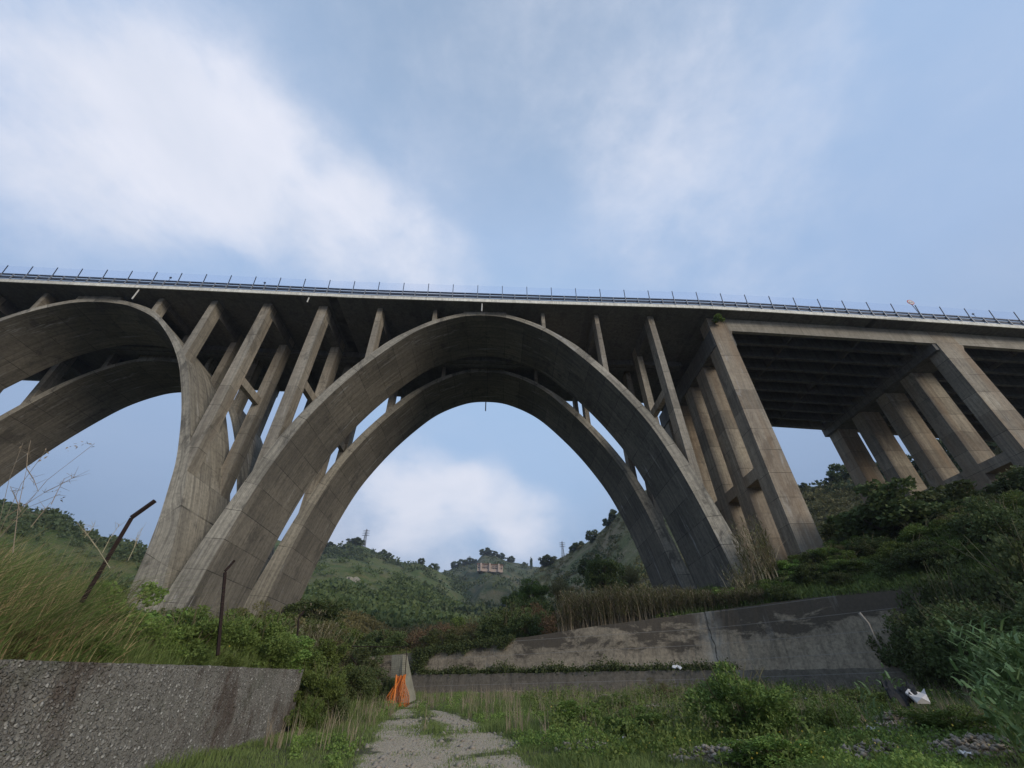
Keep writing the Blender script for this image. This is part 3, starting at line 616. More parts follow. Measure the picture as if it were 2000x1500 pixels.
# old wire gate next to the stub wall
gt = empty('wire_gate', (-6.6, 26.8, -.4)); meta(gt, 'rusty leaning wire mesh gate frame in the weeds left of the pale wall end', 'gate')
g0, g1, g2, g3 = on(672, 1262, 26.8), on(795, 1264, 26.8), on(788, 1362, 26.8), on(668, 1385, 26.8)
m = MB(); m.tube([g0, g1], .022, 5); m.tube([g1, g2], .022, 5); m.tube([g0, g3], .022, 5); m.tube([g0, on(712, 1322, 26.8)], .02, 5); m.part('frame', 'rust', gt)
m = MB()
for t in np.linspace(0, 1, 34): m.tube([g0 + (g1 - g0) * t, g3 + (g2 - g3) * t], .0035, 3, False)
for t in np.linspace(0, 1, 26): m.tube([g0 + (g3 - g0) * t, g1 + (g2 - g1) * t], .0035, 3, False)
m.part('wire_mesh', 'rust', gt)
# orange safety net, draped
def netpt(u, v):  # u across, v down
    T0, T1 = on(774, 1322, 26.3), on(792, 1318, 26.3); B0, B1 = on(744, 1384, 25.9), on(800, 1378, 26.2)
    p = (T0 * (1 - u) + T1 * u) * (1 - v) + (B0 * (1 - u) + B1 * u) * v
    return p + np.array([.06 * math.sin(v * 7 + u * 3), .16 * math.sin(u * 14 + v * 2) * (.3 + v), .03 * math.sin(u * 20)]) + np.array([.1, 0, 0]) * (math.sin(v * math.pi) * (0.5 - u))
m = MB(); NU, NV = 15, 22
for i in range(NU + 1): m.tube([netpt(i / NU, j / NV) for j in range(NV + 1)], .013, 3, False)
for j in range(NV + 1): m.tube([netpt(i / NU, j / NV) for i in range(NU + 1)], .014, 3, False)
q0, q1 = on(774, 1318, 26.28), on(766, 1384, 25.85)
m.tube([q0, (q0 + q1) / 2 + (.04, 0, 0), q1], [.03, .05, .035], 5)
nt = m.solo('safety_net', 'orange_net', tuple(on(770, 1385, 26))); meta(nt, 'torn orange plastic safety netting draped against the pale wall end', 'netting')

# ------------------------------------------------------------------ foliage generators
def leaves(C, size, up=.5, aspect=.45, r=rng, outdir=None):
    N = len(C); size = np.broadcast_to(size, (N,))[:, None] * r.uniform(.6, 1.3, (N, 1))
    d = r.normal(size=(N, 3)); d[:, 2] += up
    if outdir is not None: d += outdir * 1.2
    d /= np.linalg.norm(d, axis=1)[:, None] + 1e-9; s = np.cross(d, r.normal(size=(N, 3))); s /= np.linalg.norm(s, axis=1)[:, None] + 1e-9; nrm = np.cross(d, s)
    tip = C + d * size; mid = C + d * size * .45 + nrm * size * .08
    V = np.stack([C, mid + s * size * aspect, tip - nrm * size * .1, mid - s * size * aspect], 1).reshape(-1, 3)
    return V, np.arange(4 * N).reshape(N, 4)
def crown_pts(N, k, sx, sy, sz, r, spread=.2, hollow=.55, cz=.5):
    d = r.normal(size=(k, 3)); d /= np.linalg.norm(d, axis=1)[:, None]; rad = r.uniform(hollow, 1, (k, 1)) * np.where(r.random((k, 1)) < .25, r.uniform(1.1, 1.5, (k, 1)), 1.0); cc = d * rad
    rs = r.uniform(.6, 1.5, k) * spread; w_ = rs ** 2; idx = r.choice(k, N, p=w_ / w_.sum())
    g = r.normal(size=(N, 3)); g /= np.linalg.norm(g, axis=1)[:, None]; g *= r.uniform(0.2, 1, (N, 1)) ** .5
    P = cc[idx] + g * rs[idx][:, None]; out_ = P / (np.linalg.norm(P, axis=1)[:, None] + 1e-6)
    P = P * (sx, sy, sz) + (0, 0, cz); return P, out_
def stems_mesh(h, k, r, th=.03, spread=.6):
    m = MB()
    for i in range(k):
        a = r.uniform(0, 6.28); s_ = r.uniform(.2, 1) * spread; p = [(0.03 * math.cos(a), .03 * math.sin(a), 0)]
        for t in (.35, .7, 1.): p.append((math.cos(a) * s_ * t ** 1.2 + r.normal() * .04, math.sin(a) * s_ * t ** 1.2 + r.normal() * .04, h * t * r.uniform(.8, 1.)))
        m.tube(p, [th, th * .7, th * .45, th * .15], 5)
    return m
def shrub_kind(name, N, k, leaf, mat, sx=.5, sy=.5, sz=.5, spread=.22, hollow=.5, cz=.5, seed=0, stem='stem', nst=9, aspect=.45, up=.5):
    r = np.random.default_rng(seed); P, od = crown_pts(N, k, sx, sy, sz, r, spread, hollow, cz); P[:, 2] = np.abs(P[:, 2])
    V, Fc = leaves(P, leaf, up, aspect, r, od * .6); f = rawmesh('foliage', V, Fc, mat)
    s_ = stems_mesh(1.12, nst + 9, r, .014, .5); sm = rawmesh('stems', s_.V(), s_.f, stem, True)
    return f, sm
KIND = {}
for i in range(3):
    KIND['bright', i] = shrub_kind('b', 9500, 60, .042, 'leaf_bright', spread=.24, seed=10 + i)
    KIND['green', i] = shrub_kind('g', 10500, 52, .046, 'leaf_green', spread=.22, seed=20 + i, aspect=.24, up=.9, hollow=.35)
    KIND['dark', i] = shrub_kind('d', 9500, 60, .036, 'leaf_dark', spread=.22, seed=30 + i)
    KIND['olive', i] = shrub_kind('o', 9000, 60, .034, 'leaf_olive', spread=.2, seed=40 + i, aspect=.2, up=1.1, hollow=.3)
KIND['brown', 0] = shrub_kind('o', 7500, 50, .036, 'leaf_brown', spread=.22, seed=50, aspect=.25)
KIND['brown', 1] = KIND['brown', 0]; KIND['brown', 2] = KIND['brown', 0]
NM = {'bright': 'bright green leafy', 'green': 'mid green leafy', 'dark': 'dark green dense', 'olive': 'olive green', 'brown': 'dull brown twiggy'}
def shrub(kind, x, y, wd, h, label, group=None, z=None, name='shrub', sink=.08, wd2=None):
    f, s_ = KIND[kind, random.randrange(3)]; z = float(gz(x, y)) if z is None else z
    e = empty(name, (x, y, z - sink * h)); e.rotation_euler = (0, 0, random.uniform(0, 6.28)); e.scale = (wd * random.uniform(.85, 1.15), wd2 or wd, h * random.uniform(.9, 1.12)); e.rotation_euler[0] = random.uniform(-.12, .12)
    put('foliage', f, e); put('stems', s_, e); meta(e, label, 'shrub', group); return e
def tree_kind(N, k, leaf, mat, sx, sy, sz, cz, seed, th=.03, trunk_h=.5, spread=.24):
    r = np.random.default_rng(seed); P, od = crown_pts(N, k, sx, sy, sz, r, spread, .45, cz); V, Fc = leaves(P, leaf, .4, .45, r, od * .6)
    m = MB(); m.tube([(0, 0, -.05), (.01, 0, trunk_h * .5), (0.02, .01, trunk_h), (.01, 0, cz + .1)], [th * 1.3, th, th * .8, th * .3], 7)
    for i in range(8):
        a = i * .8 + r.uniform(0, .5); b_ = trunk_h * r.uniform(.6, 1.1); m.tube([(0, 0, b_), (math.cos(a) * sx * .45, math.sin(a) * sy * .45, b_ + .14), (math.cos(a) * sx * .85, math.sin(a) * sy * .85, b_ + .14 + sz * r.uniform(.2, .9))], [th * .6, th * .4, th * .12], 5)
    return rawmesh('crown', V, Fc, mat), rawmesh('trunk', m.V(), m.f, 'bark', True)
TK = {'round': tree_kind(4500, 40, .055, 'leaf_far', .42, .42, .36, .62, 1), 'dark': tree_kind(9000, 60, .04, 'leaf_dark', .48, .48, .38, .6, 2), 'tall': tree_kind(3000, 26, .06, 'leaf_far', .2, .2, .48, .52, 3, .03, .3, .3),
      'fig': tree_kind(9000, 60, .055, 'leaf_dark', .55, .55, .36, .6, 5, .035, .4)}
def tree(kind, P, wd, h, label, group=None, sink=.03):
    c, t = TK[kind]; e = empty('tree', (P[0], P[1], P[2] - sink * h)); e.scale = (wd, wd, h); e.rotation_euler = (0, 0, random.uniform(0, 6.28)); put('crown', c, e); put('trunk', t, e)
    return meta(e, label, 'tree', group)
def blades(P, h, wd, lean=.35, r=rng, seg=3, dirv=None):
    N = len(P); h = np.broadcast_to(h, (N,)); a = r.uniform(0, 2 * np.pi, N); s = np.stack([np.cos(a), np.sin(a), np.zeros(N)], 1)
    ld = r.normal(size=(N, 3)) * (1, 1, 0); ld /= np.linalg.norm(ld, axis=1)[:, None]
    if dirv is not None: ld = ld * .6 + np.array(dirv)
    lw = np.abs(r.normal(size=N)) * lean; V = []
    for i in range(seg + 1):
        t = i / seg; c = P + np.outer(h * t, (0, 0, 1)) * (1 - .25 * lw[:, None] * t) + ld * (h * lw * t ** 2)[:, None]
        wv_ = (wd * (1 - t ** 1.5) + wd * .04) * .5; V += [c - s * (np.broadcast_to(wv_, (N,)))[:, None], c + s * (np.broadcast_to(wv_, (N,)))[:, None]]
    V = np.stack(V, 1).reshape(-1, 3); K = 2 * (seg + 1); b_ = np.arange(N)[:, None, None] * K; q = np.array([[2 * i, 2 * i + 1, 2 * i + 3, 2 * i + 2] for i in range(seg)])[None]
    return V, (b_ + q).reshape(-1, 4)
def join(parts_):
    V = []; Fc = []; o_ = 0
    for v, f in parts_: V.append(v); Fc.append(f + o_); o_ += len(v)
    return np.concatenate(V), np.concatenate(Fc)
def stuff(name, V, Fc, mat, label=None):
    o = put(name, rawmesh(name, V, Fc, mat)); o['kind'] = 'stuff'; o['category'] = name.replace('_', ' ')
    if label: o['label'] = label
    return o
def pick(x, y, keep): return x[keep], y[keep]

# ---- grass on the valley floor and banks
N = 330000; dist = 7 + 32 * rng.random(N) ** 1.25; az = rng.uniform(R(-34), R(52), N); x = dist * np.sin(az); y = dist * np.cos(az)
sd_, tp = seginfo(x, y); rm = roadmask(x, y); pat = fbm(x * .9, y * .9 + 2, 3)
keep = (x > -6.4) & (sd_ < -1.0) & (rng.random(N) > rm * .96 - np.maximum(0, pat) * 1.0) & (rng.random(N) < .55 + 1.2 * (pat + .2))
rub = sst(fbm(x * .28 + 8, y * .28 + 1, 3), .02, .14) * sst(x, 3, 7); keep &= (rng.random(N) > rub * .85) & (rng.random(N) > rubm(x, y) * 1.1)
x, y, dist, rm = x[keep], y[keep], dist[keep], rm[keep]; P = np.stack([x, y, gz(x, y) - .02], 1)
hgt = (.10 + .75 * np.clip(fbm(x * .45, y * .45 + 30, 3) + .16, 0, 1) ** 1.25 * rng.uniform(.4, 1.5, len(x)) + .25 * np.clip(fbm(x * 1.8, y * 1.8, 2) + .05, 0, 1)) * (1 - .75 * rm)
V, Fc = blades(P, hgt, (.010 + dist * .0006), .55); stuff('grass', V, Fc, 'grass_green', 'green and straw coloured grass over the valley floor and road edges')
# low broad-leaved weeds
N = 330000; dist = 8 + 26 * rng.random(N) ** 1.2; az = rng.uniform(R(-20), R(50), N); x = dist * np.sin(az); y = dist * np.cos(az); sd_, tp = seginfo(x, y)
pat = fbm(x * .5 + 40, y * .5, 3); keep = (x > -6) & (sd_ < -1.1) & (roadmask(x, y) < .3) & (pat + .5 * fbm(x * 1.6, y * 1.6 + 7, 2) > -.02 - .16 * sst(x, 2, 8)) & (rng.random(N) > rubm(x, y) * 1.25); x, y, pat = x[keep], y[keep], pat[keep]
P = np.stack([x, y, gz(x, y) + rng.random(len(x)) * (.10 + 1.5 * np.clip(pat, 0, .5))], 1); V, Fc = leaves(P, .05, .6, .42); stuff('weeds', V, Fc, 'leaf_bright', 'low leafy weeds among the grass on the right of the track')
# taller ragged weeds in patches
N = 5200; x = rng.uniform(1.5, 19, N); y = rng.uniform(9.5, 31, N); sd_, tp = seginfo(x, y); kp = (sd_ < -1.3) & (roadmask(x, y) < .2) & (fbm(x * .45 + 70, y * .45, 3) + .3 * (rng.random(N) - .5) > .0) & (rubm(x, y) < .25); x, y = x[kp], y[kp]; N = len(x)
hw = rng.uniform(.25, .8, N); P = np.stack([x, y, gz(x, y)], 1); Vs = blades(P, hw, .018, .35, rng, 3); q = 16; tt = np.tile(np.linspace(.2, 1, q), N); Pq = P.repeat(q, 0) + np.stack([rng.normal(size=N * q) * .06, rng.normal(size=N * q) * .06, tt * hw.repeat(q) * .95], 1)
V, Fc = join([Vs, leaves(Pq, .085, .25, .28)]); stuff('tall_weeds', V, Fc, 'leaf_green', 'ragged leafy weeds standing among the grass right of the track')
x = rng.uniform(-5.6, 20, 700); y = rng.uniform(13, 33, 700); sd_, tp = seginfo(x, y); kp = (sd_ < -1.2) & (roadmask(x, y) < .4); x, y = x[kp], y[kp]; P = np.stack([x, y, gz(x, y)], 1).repeat(9, 0) + rng.normal(size=(len(x) * 9, 3)) * (.07, .07, 0); V, Fc = blades(P, rng.uniform(.35, .95, len(P)), .016, .3); stuff('dry_grass', V, Fc, 'dry_stalk', 'dry straw grass stems scattered over the valley floor')
# left bank: tall arching grass, undergrowth
def scatter(n_, x0, x1, y0, y1): return rng.uniform(x0, x1, n_), rng.uniform(y0, y1, n_)
x, y = scatter(34000, -13, -6.75, 5.6, 9.8); kp = rng.random(len(x)) < .35 + 1.3 * fbm(x * 1.1, y * 1.1, 3) + .2; x, y = x[kp], y[kp]
P = np.stack([x, y, gz(x, y)], 1); h_ = rng.uniform(.5, 1.5, len(x)) * np.interp(x, [-11, -8, -7.2, -6.7], [1.55, 1.35, .95, .5])
V, Fc = blades(P, h_, .017, .75, rng, 5, (.75, -.25, 0)); stuff('tall_grass', V, Fc, 'grass_tall', 'tall arching grass on top of the pebble wall at the left')
x, y = scatter(40000, -14, -6.72, 9, 22); P = np.stack([x, y, gz(x, y)], 1); V, Fc = blades(P, rng.uniform(.2, .8, len(x)), .014, .6, rng, 3, (.3, -.1, 0))
x2, y2 = scatter(30000, -9, -6.68, 5.5, 18); P2 = np.stack([x2, y2, gz(x2, y2)], 1); V2, F2 = blades(P2, rng.uniform(.1, .4, len(x2)), .012, .9, rng, 3, (.5, 0, 0))
V, Fc = join([(V, Fc), (V2, F2)]); stuff('undergrowth', V, Fc, 'grass_green', 'mixed grass below the bushes on the left bank')
gl = 'bushes on the left bank'
left = [('green', -8.2, 8.3, 1.5, 1.35), ('olive', -9.8, 9.0, 1.8, 1.35), ('bright', -8.0, 9.8, 1.7, 1.45), ('green', -9.6, 11.2, 2.2, 1.75), ('bright', -7.6, 11.0, 1.3, 1.15), ('olive', -11, 12, 2.4, 1.9), ('green', -7.6, 12.3, 1.9, 1.55),
        ('bright', -8.6, 13.6, 2.2, 1.9), ('dark', -10.6, 15, 2.6, 2.2), ('green', -7.6, 14.3, 1.9, 1.9), ('green', -7.3, 15.7, 1.8, 2.0), ('olive', -9.3, 17, 2.6, 2.3), ('bright', -7.4, 17.1, 1.7, 1.5), ('green', -8.0, 19.5, 2.4, 2.0), ('dark', -10.8, 20.5, 3, 2.4),
        ('green', -7.2, 9.1, .8, .5), ('olive', -7.15, 7.6, .7, .45), ('green', -7.2, 13.3, 1.0, .7)]
where = ['nearest of the row behind the tall grass', 'behind the tall grass', 'next to the middle rusty post on its left', 'filling the bank left of the middle rusty post', 'just right of the tall grass by the wall top', 'far back on the bank left of the middle post', 'at the foot of the middle rusty post', 'right of the middle rusty post', 'far back behind the middle post', 'in front of the left arch foot', 'between the middle and farthest rusty posts', 'behind the farthest rusty post', 'at the foot of the farthest rusty post', 'past the end of the pebble wall', 'at the back below the rear arch foot', 'low over the wall edge, middle', 'low over the wall edge, far left', 'low over the wall edge, right part']
for (kd, x, y, wd, h), wh in zip(left, where): shrub(kd, x, y, wd, h * (1.0 if y < 9.9 else .9 if y < 13 else .8 if x > -8.4 else .7), NM[kd] + ' bush ' + wh, gl)
# bushes at the end of the pebble wall and down the slope to the gate
for kd, x, y, wd, h, wh in [('green', -5.9, 16.9, 1.0, 1.1, 'climbing against the end of the pebble wall'), ('green', -6.0, 17.9, 1.8, 1.7, 'at the corner where the pebble wall ends'), ('dark', -5.5, 18.0, 1.1, 1.0, 'low at the track edge beside the wall end'), ('green', -7.5, 21.5, 2.4, 1.9, 'on the slope between the wall end and the gate'), ('dark', -6.4, 22.8, 2.0, 1.5, 'on the slope just below the wire gate'), ('olive', -8.6, 24.0, 3.0, 1.7, 'tall on the slope left of the wire gate'),
                        ('dark', -6.7, 25.6, 1.8, 1.5, 'right behind the wire gate, low'), ('dark', -7.8, 27.6, 2.6, 1.9, 'behind the wire gate'), ('green', -6.1, 27.2, 1.3, 1.1, 'between the wire gate and the orange net'), ('dark', -5.55, 27.0, .9, 1.5, 'tight against the left side of the stub wall')]:
    shrub(kd, x, y, wd, h, NM[kd] + ' bush ' + wh, 'bushes down the slope to the gate')
# foreground shrub and weeds on the right of the track
shrub('green', 6.15, 13.2, 2.3, 1.75, 'big green leafy shrub standing alone in the right foreground', name='leafy_shrub')
for kd, x, y, wd, h, wh in [('green', 3.6, 13.6, 1.5, .7, 'low, just left of the big lone shrub'), ('bright', 2.6, 16.5, 1.6, .65, 'low, by the right edge of the track'), ('green', 8.6, 14.0, 1.3, .7, 'low, right of the big lone shrub'), ('bright', 8.8, 18.0, 1.8, .7, 'low, behind the big lone shrub'), ('green', 12.6, 17.6, 2.0, .7, 'low, under the footing of the long wall'),
                        ('green', 4.6, 21.0, 1.9, .7, 'low, before the middle of the long wall'), ('olive', 8.6, 26.5, 1.8, .9, 'against the footing under the wall crack'), ('dark', 14.6, 20.5, 1.6, .8, 'beside the dumped white board'), ('green', 10.4, 12.0, 1.6, .6, 'low, in the bottom right rubble'), ('bright', 5.2, 10.2, 1.3, .45, 'lowest, at the bottom edge of the view')]:
    shrub(kd, x, y, wd, h, NM[kd] + ' weed clump ' + wh, 'weed clumps in the right foreground')
# right bank
gb = 'bushes covering the right bank'; cnt = 0
rr = np.random.default_rng(77)
zones = ['at the foot of the end pier', 'above the end of the long wall', 'high on the bank under the slab pier', 'at the right edge of the view', 'low on the bank by the cane']
cand = []
for yy in np.arange(14, 48, 2.3):
    for xx in np.arange(19, 62, 2.5):
        x = xx + rr.uniform(-1, 1); y = yy + rr.uniform(-1, 1); s_, t_ = seginfo(np.array(x), np.array(y))
        if s_ < .8 or math.degrees(math.atan2(x, y)) > 56: continue
        if 24.3 < x < 29 and 34 < y < 57: continue
        if x < 24 and y > 36: continue
        cand.append((x, y, float(s_)))
kinds = ['dark', 'dark', 'green', 'dark', 'olive', 'green']; used = {}
for x, y, s_ in cand:
    kd = kinds[int(rr.integers(6))]; a = math.degrees(math.atan2(x, y)); r_ = math.hypot(x, y)
    size = rr.uniform(2.2, 3.3) if s_ > 3 else rr.uniform(1.4, 2.2)
    if x < 31 and y > 27: size = min(size, 1.5)
    h = size * rr.uniform(.6, .85)
    zn = zones[3] if a > 46 else zones[4] if y < 20 else zones[0] if x < 31 else zones[2] if y > 34 else zones[1]
    key = (kd, zn); shrub(kd, x, y, size * 1.25, h, NM[kd] + ' bush ' + zn, kd + ' bushes ' + zn)
for x, y, wd, h, kd, tx in [(31.5, 32.6, 6.5, 4.6, 'fig', 'dark broad-crowned tree right of the end pier'), (36.5, 32.5, 7, 4.6, 'fig', 'dark spreading tree with a pale trunk in front of the slab pier'), (34, 39, 6, 4.2, 'dark', 'dark tree behind the spreading one, below the girder span'), (42, 33, 6.5, 4.0, 'dark', 'dark tree at the foot of the slab pier'), (48.5, 33, 6.5, 4.5, 'dark', 'tall dark tree covering the right foot of the slab pier'), (40, 27, 6, 4.8, 'dark', 'dark tree high at the right edge of the view')]:
    tree(kd, (x, y, float(gz(x, y))), wd, h, tx)
# overhanging mass at the wall's right end
for x, y, wd, h, wh in [(26.6, 18.6, 3.6, 3.6, 'at the right edge of the view above the cane'), (25.4, 16.2, 3.4, 3.2, 'at the right edge directly behind the cane'), (28.4, 22.6, 4.0, 3.8, 'high at the right edge, behind the coping'), (25.6, 21.6, 3.4, 3.4, 'covering the coping near the right edge'), (24.0, 24.0, 3.0, 2.6, 'on the coping above the buried wall end'), (22.6, 26.4, 3.0, 3.4, 'spilling over the coping beside the dead branch'), (20.9, 21.6, 3.4, 3.6, 'at the foot of the wall end, front'), (19.6, 18.8, 3.2, 3.0, 'before the hidden wall end, behind the cane'), (22.4, 22.6, 3.4, 5.2, 'tall one burying the wall end'), (24.4, 19.5, 4.0, 6.0, 'tallest of the mass at the right edge'), (20.6, 16.2, 3.4, 3.4, 'nearest of the mass behind the cane'), (22.2, 25.6, 3.2, 3.0, 'hanging over the right end of the long wall'), (21.8, 23.4, 3.0, 3.4, 'covering the right end of the long wall, upper'), (22.0, 20.5, 3.2, 3.6, 'in front of the hidden end of the long wall'), (23.2, 18.0, 3.4, 3.4, 'between the wall end and the cane')]:
    shrub('dark', x - .6, y, wd, h, 'dark green bush ' + wh, None, z=float(gz(x - 2.8, y)) + .1)
# ground cover on both banks
N = 210000; x = rng.uniform(12, 60, N); y = rng.uniform(13, 58, N); sd_, tp = seginfo(x, y); kp = (sd_ > .5) & (np.degrees(np.arctan2(x, y)) < 57) & (rng.random(N) < np.clip(26 / np.hypot(x, y), 0, 1)); x, y = x[kp], y[kp]
P = np.stack([x, y, gz(x, y) + rng.random(len(x)) * .3 * (1 + 1.5 * np.clip(fbm(x * .4, y * .4) + .1, 0, 1))], 1); V, Fc = leaves(P, .16, .6, .4); stuff('ground_cover', V, Fc, 'leaf_green', 'leafy ground cover between the bushes on the right bank')
N = 60000; x = rng.uniform(13, 34, N); y = rng.uniform(20, 42, N); sd_, tp = seginfo(x, y); kp = (sd_ > .45); x, y = x[kp], y[kp]; P = np.stack([x, y, gz(x, y)], 1); V, Fc = blades(P, rng.uniform(.25, .8, len(x)), .035, .6); stuff('bank_grass', V, Fc, 'grass_green', 'rough grass above the right half of the long wall')
N = 120000; x = rng.uniform(-24, -3, N); y = rng.uniform(17.5, 56, N); sd_, tp = seginfo(x, y); kp = ((sd_ < -1.2) | (sd_ > .5)) & (x < -5.2 - .12 * np.maximum(0, y - 24)); x, y = x[kp], y[kp]; P = np.stack([x, y, gz(x, y)], 1); V, Fc = blades(P, rng.uniform(.15, .6, len(x)), .03, .6); stuff('slope_grass', V, Fc, 'grass_green', 'rough green grass on the slope beyond the end of the pebble wall')
for kd, x, y, wd, h, wh in [('dark', -9.5, 30.5, 3.4, 2.4, 'behind the stub wall, left'), ('green', -11.5, 33, 4, 1.9, 'further behind the wire gate'), ('dark', -8.6, 34.0, 3.2, 2.0, 'behind the stub wall, low'), ('dark', -12.5, 38, 4.2, 2.0, 'below the thicket at the left end of the channel'), ('olive', -9.8, 38.5, 3.0, 1.8, 'at the end of the channel before the ivied wall'), ('green', -14.5, 29, 4.2, 1.9, 'high on the slope left of the gate'), ('dark', -15.5, 42, 4, 1.6, 'before the rear arch foot'), ('green', -12, 26, 3.4, 1.8, 'mid slope left of the gate')]:
    shrub(kd, x, y, wd, h, NM[kd] + ' bush ' + wh, 'bushes around the left end of the channel')
for i, (x, y, wd) in enumerate([(17.2, 33.8, 1.8), (19.5, 31.6, 2.0), (21.4, 30.2, 2.2), (23.4, 29.4, 2.2), (22.6, 33.5, 2.0), (25.0, 32.4, 2.3), (27.2, 31.0, 2.4), (24.4, 35.0, 1.6), (28.6, 33.8, 2.4), (26.4, 27.6, 2.6), (24.2, 25.6, 2.4), (29.5, 28.5, 2.8)]):
    kd = ['bright', 'green', 'dark', 'green'][i % 4]; shrub(kd, x, y, wd * 1.3, wd * .62, NM[kd] + ' low bush above the wall, ' + ['beside the arch foot', 'second from the arch foot', 'third from the arch foot', 'fourth from the arch foot', 'just before the end pier', 'at the right edge of the end pier', 'right of the end pier', 'against the end pier foot', 'further right of the end pier', 'above the dead branch', 'close to the coping near the dead branch', 'below the spreading tree'][i], 'low bushes above the long wall')

# ---- dark thicket behind the wall, seen through the arch
th = [('dark', -19.5, 52, 6.5, 5.0), ('green', -16.5, 47.5, 4.5, 3.6), ('dark', -14, 53, 6, 4.4), ('dark', -11.2, 50, 4.6, 3.6), ('olive', -9.0, 55, 6, 4.4), ('brown', -6.6, 51.5, 4.6, 3.9), ('green', -4.5, 55.5, 5.5, 4.2), ('olive', -3.2, 51, 4.5, 3.6), ('brown', -1.0, 54, 5.5, 4.6), ('dark', 1.2, 50, 4.6, 4.0), ('dark', 3.6, 53, 6, 5.2), ('brown', 4.2, 48.5, 4, 3.9), ('dark', 6.8, 55, 6, 5), ('olive', 9.5, 58, 6, 4.6), ('dark', 0, 46.2, 3.6, 2.9), ('dark', 2.8, 44.6, 3.4, 3.2), ('dark', -5, 47.5, 4, 2.6)]
for i, (kd, x, y, wd, h) in enumerate(th):
    wh = ['beside the rear arch left foot', 'before the rear arch left foot', 'just right of the rear arch left foot', 'above the ivy end of the wall', 'third from the left of the thicket', 'above the ivy on the wall', 'at the back, behind the ivied wall end', 'in front, behind the ivied wall end', 'in the middle of the thicket, at the back', 'in the middle of the thicket, in front', 'tallest, left of the reeds', 'beside the dark hollow left of the reeds', 'behind the left end of the reeds', 'behind the reeds', 'just above the wall coping', 'next to the dark hollow on the wall coping', 'low behind the ivy'][i]
    h *= .5 if x < -15 else .72 if x < -8 else .85 if x < -2 else .95; shrub(kd, x, y, wd, h, NM[kd] + ' thicket bush ' + wh, 'thicket behind the retaining wall')
# big round bushes on the right slope through the arch
d = pray(1180, 1148); t = 72 / d[1]; tree('dark', d * t - (0, 0, 1.4), 6.6, 6.0, 'large dark round tree on the slope left of the right arch foot')
d = pray(1155, 1125); t = 80 / d[1]; tree('round', d * t - (0, 0, 2), 5, 5, 'smaller green tree behind the large dark round tree')
for i, (px, py, sz) in enumerate([(1040, 1160, 4.5), (1090, 1150, 4), (1010, 1175, 4), (1230, 1120, 4), (1215, 1150, 3.4), (1120, 1165, 3)]):
    d = pray(px, py); t = (78 + i * 2) / d[1]; P = d * t; shrub('olive' if i % 2 else 'green', P[0], P[1], sz * 1.4, sz, ('olive' if i % 2 else 'green') + ' bush on the slope behind the reeds, ' + ['left of the round tree', 'close left of the round tree', 'leftmost', 'beside the rear arch right leg, upper', 'beside the rear arch right leg, lower', 'below the round tree'][i], z=P[2] - sz * .5)

# ---- reeds above the retaining wall
def reeds(P, h, r, nl=9, leaf=.5, wl_=.035, stalkw=.03):
    N = len(P); Vs, Fs = blades(P, h, stalkw, .28, r, 3)
    idx = np.repeat(np.arange(N), nl); t = np.tile(np.linspace(.3, 1, nl), N); C = P[idx] + np.stack([0 * t, 0 * t, t * h[idx]], 1) + r.normal(size=(N * nl, 3)) * .06
    a = r.uniform(0, 6.28, N * nl); dr = np.stack([np.cos(a), np.sin(a), 0 * a], 1); L = leaf * r.uniform(.6, 1.3, N * nl); side = np.stack([-np.sin(a), np.cos(a), 0 * a], 1)
    V = []
    for u in (0, .35, .7, 1.0):
        c = C + dr * (L * u)[:, None] * .8 + np.outer(L * (1.15 * u - .85 * u * u), (0, 0, 1)); ww = wl_ * (1 - u ** 2) * .5 + .002; V += [c - side * ww, c + side * ww]
    V = np.stack(V, 1).reshape(-1, 3); b_ = np.arange(N * nl)[:, None, None] * 8; q = np.array([[0, 1, 3, 2], [2, 3, 5, 4], [4, 5, 7, 6]])[None]
    return (Vs, Fs), (V, (b_ + q).reshape(-1, 4))
r = np.random.default_rng(5); N = 2600; u = r.uniform(0, 1, N)
wx = np.interp(u, [0, .5, 1], [4.5, 9.5, 17.6]); wy = np.interp(wx, WALL[:, 0], WALL[:, 1]); off = r.uniform(.8, 6.0, N) * np.interp(wx, [4, 14, 17.6], [1, .8, .35]); x = wx + off * .45 + r.normal(size=N) * .15; y = wy + off * .9
P = np.stack([x, y, gz(x, y)], 1); h = r.uniform(1.5, 3.0, N) * np.interp(x, [4, 9, 13, 15.5, 18], [1.2, 1.05, .8, .5, .3]); S, L = reeds(P, h, r, 15, .5, .03, .024)
stuff('reeds', *S, 'reed_stalk', 'dry reed stalks standing along the top of the long retaining wall'); stuff('reed_leaves', *L, 'reed', 'olive and straw reed leaves above the long retaining wall')
# cane clump beside the arch foot
def cane(x, y, n_, h0, h1, rad, label, nl=10, leaf=.6, wl_=.05, sw=.035, z=None, mat='cane_leaf', leanx=0, smat='reed_stalk'):
    r = np.random.default_rng(int(abs(x) * 100)); a = r.uniform(0, 6.28, n_); q = rad * np.sqrt(r.random(n_)); X = x + q * np.cos(a); Y = y + q * np.sin(a); P = np.stack([X, Y, gz(X, Y) if z is None else np.full(n_, z)], 1)
    h = r.uniform(h0, h1, n_); S, L = reeds(P, h, r, nl, leaf, wl_, sw); base = np.array([x, y, float(gz(x, y)) if z is None else z]); e = empty('cane_clump', tuple(base)); meta(e, label, 'cane')
    for (V, Fc), nm, mt in ((S, 'stem', smat), (L, 'foliage', mat)):
        V = V - base; V[:, 0] += leanx * np.abs(V[:, 2]) ** 1.3
        if nm == 'foliage': put(nm, rawmesh(nm, V, Fc, mt), e)
        else:
            for q in range(n_): put(nm, rawmesh(nm, V[q * 8:q * 8 + 8], Fc[q * 3:q * 3 + 3] - q * 8, mt), e)
    return e
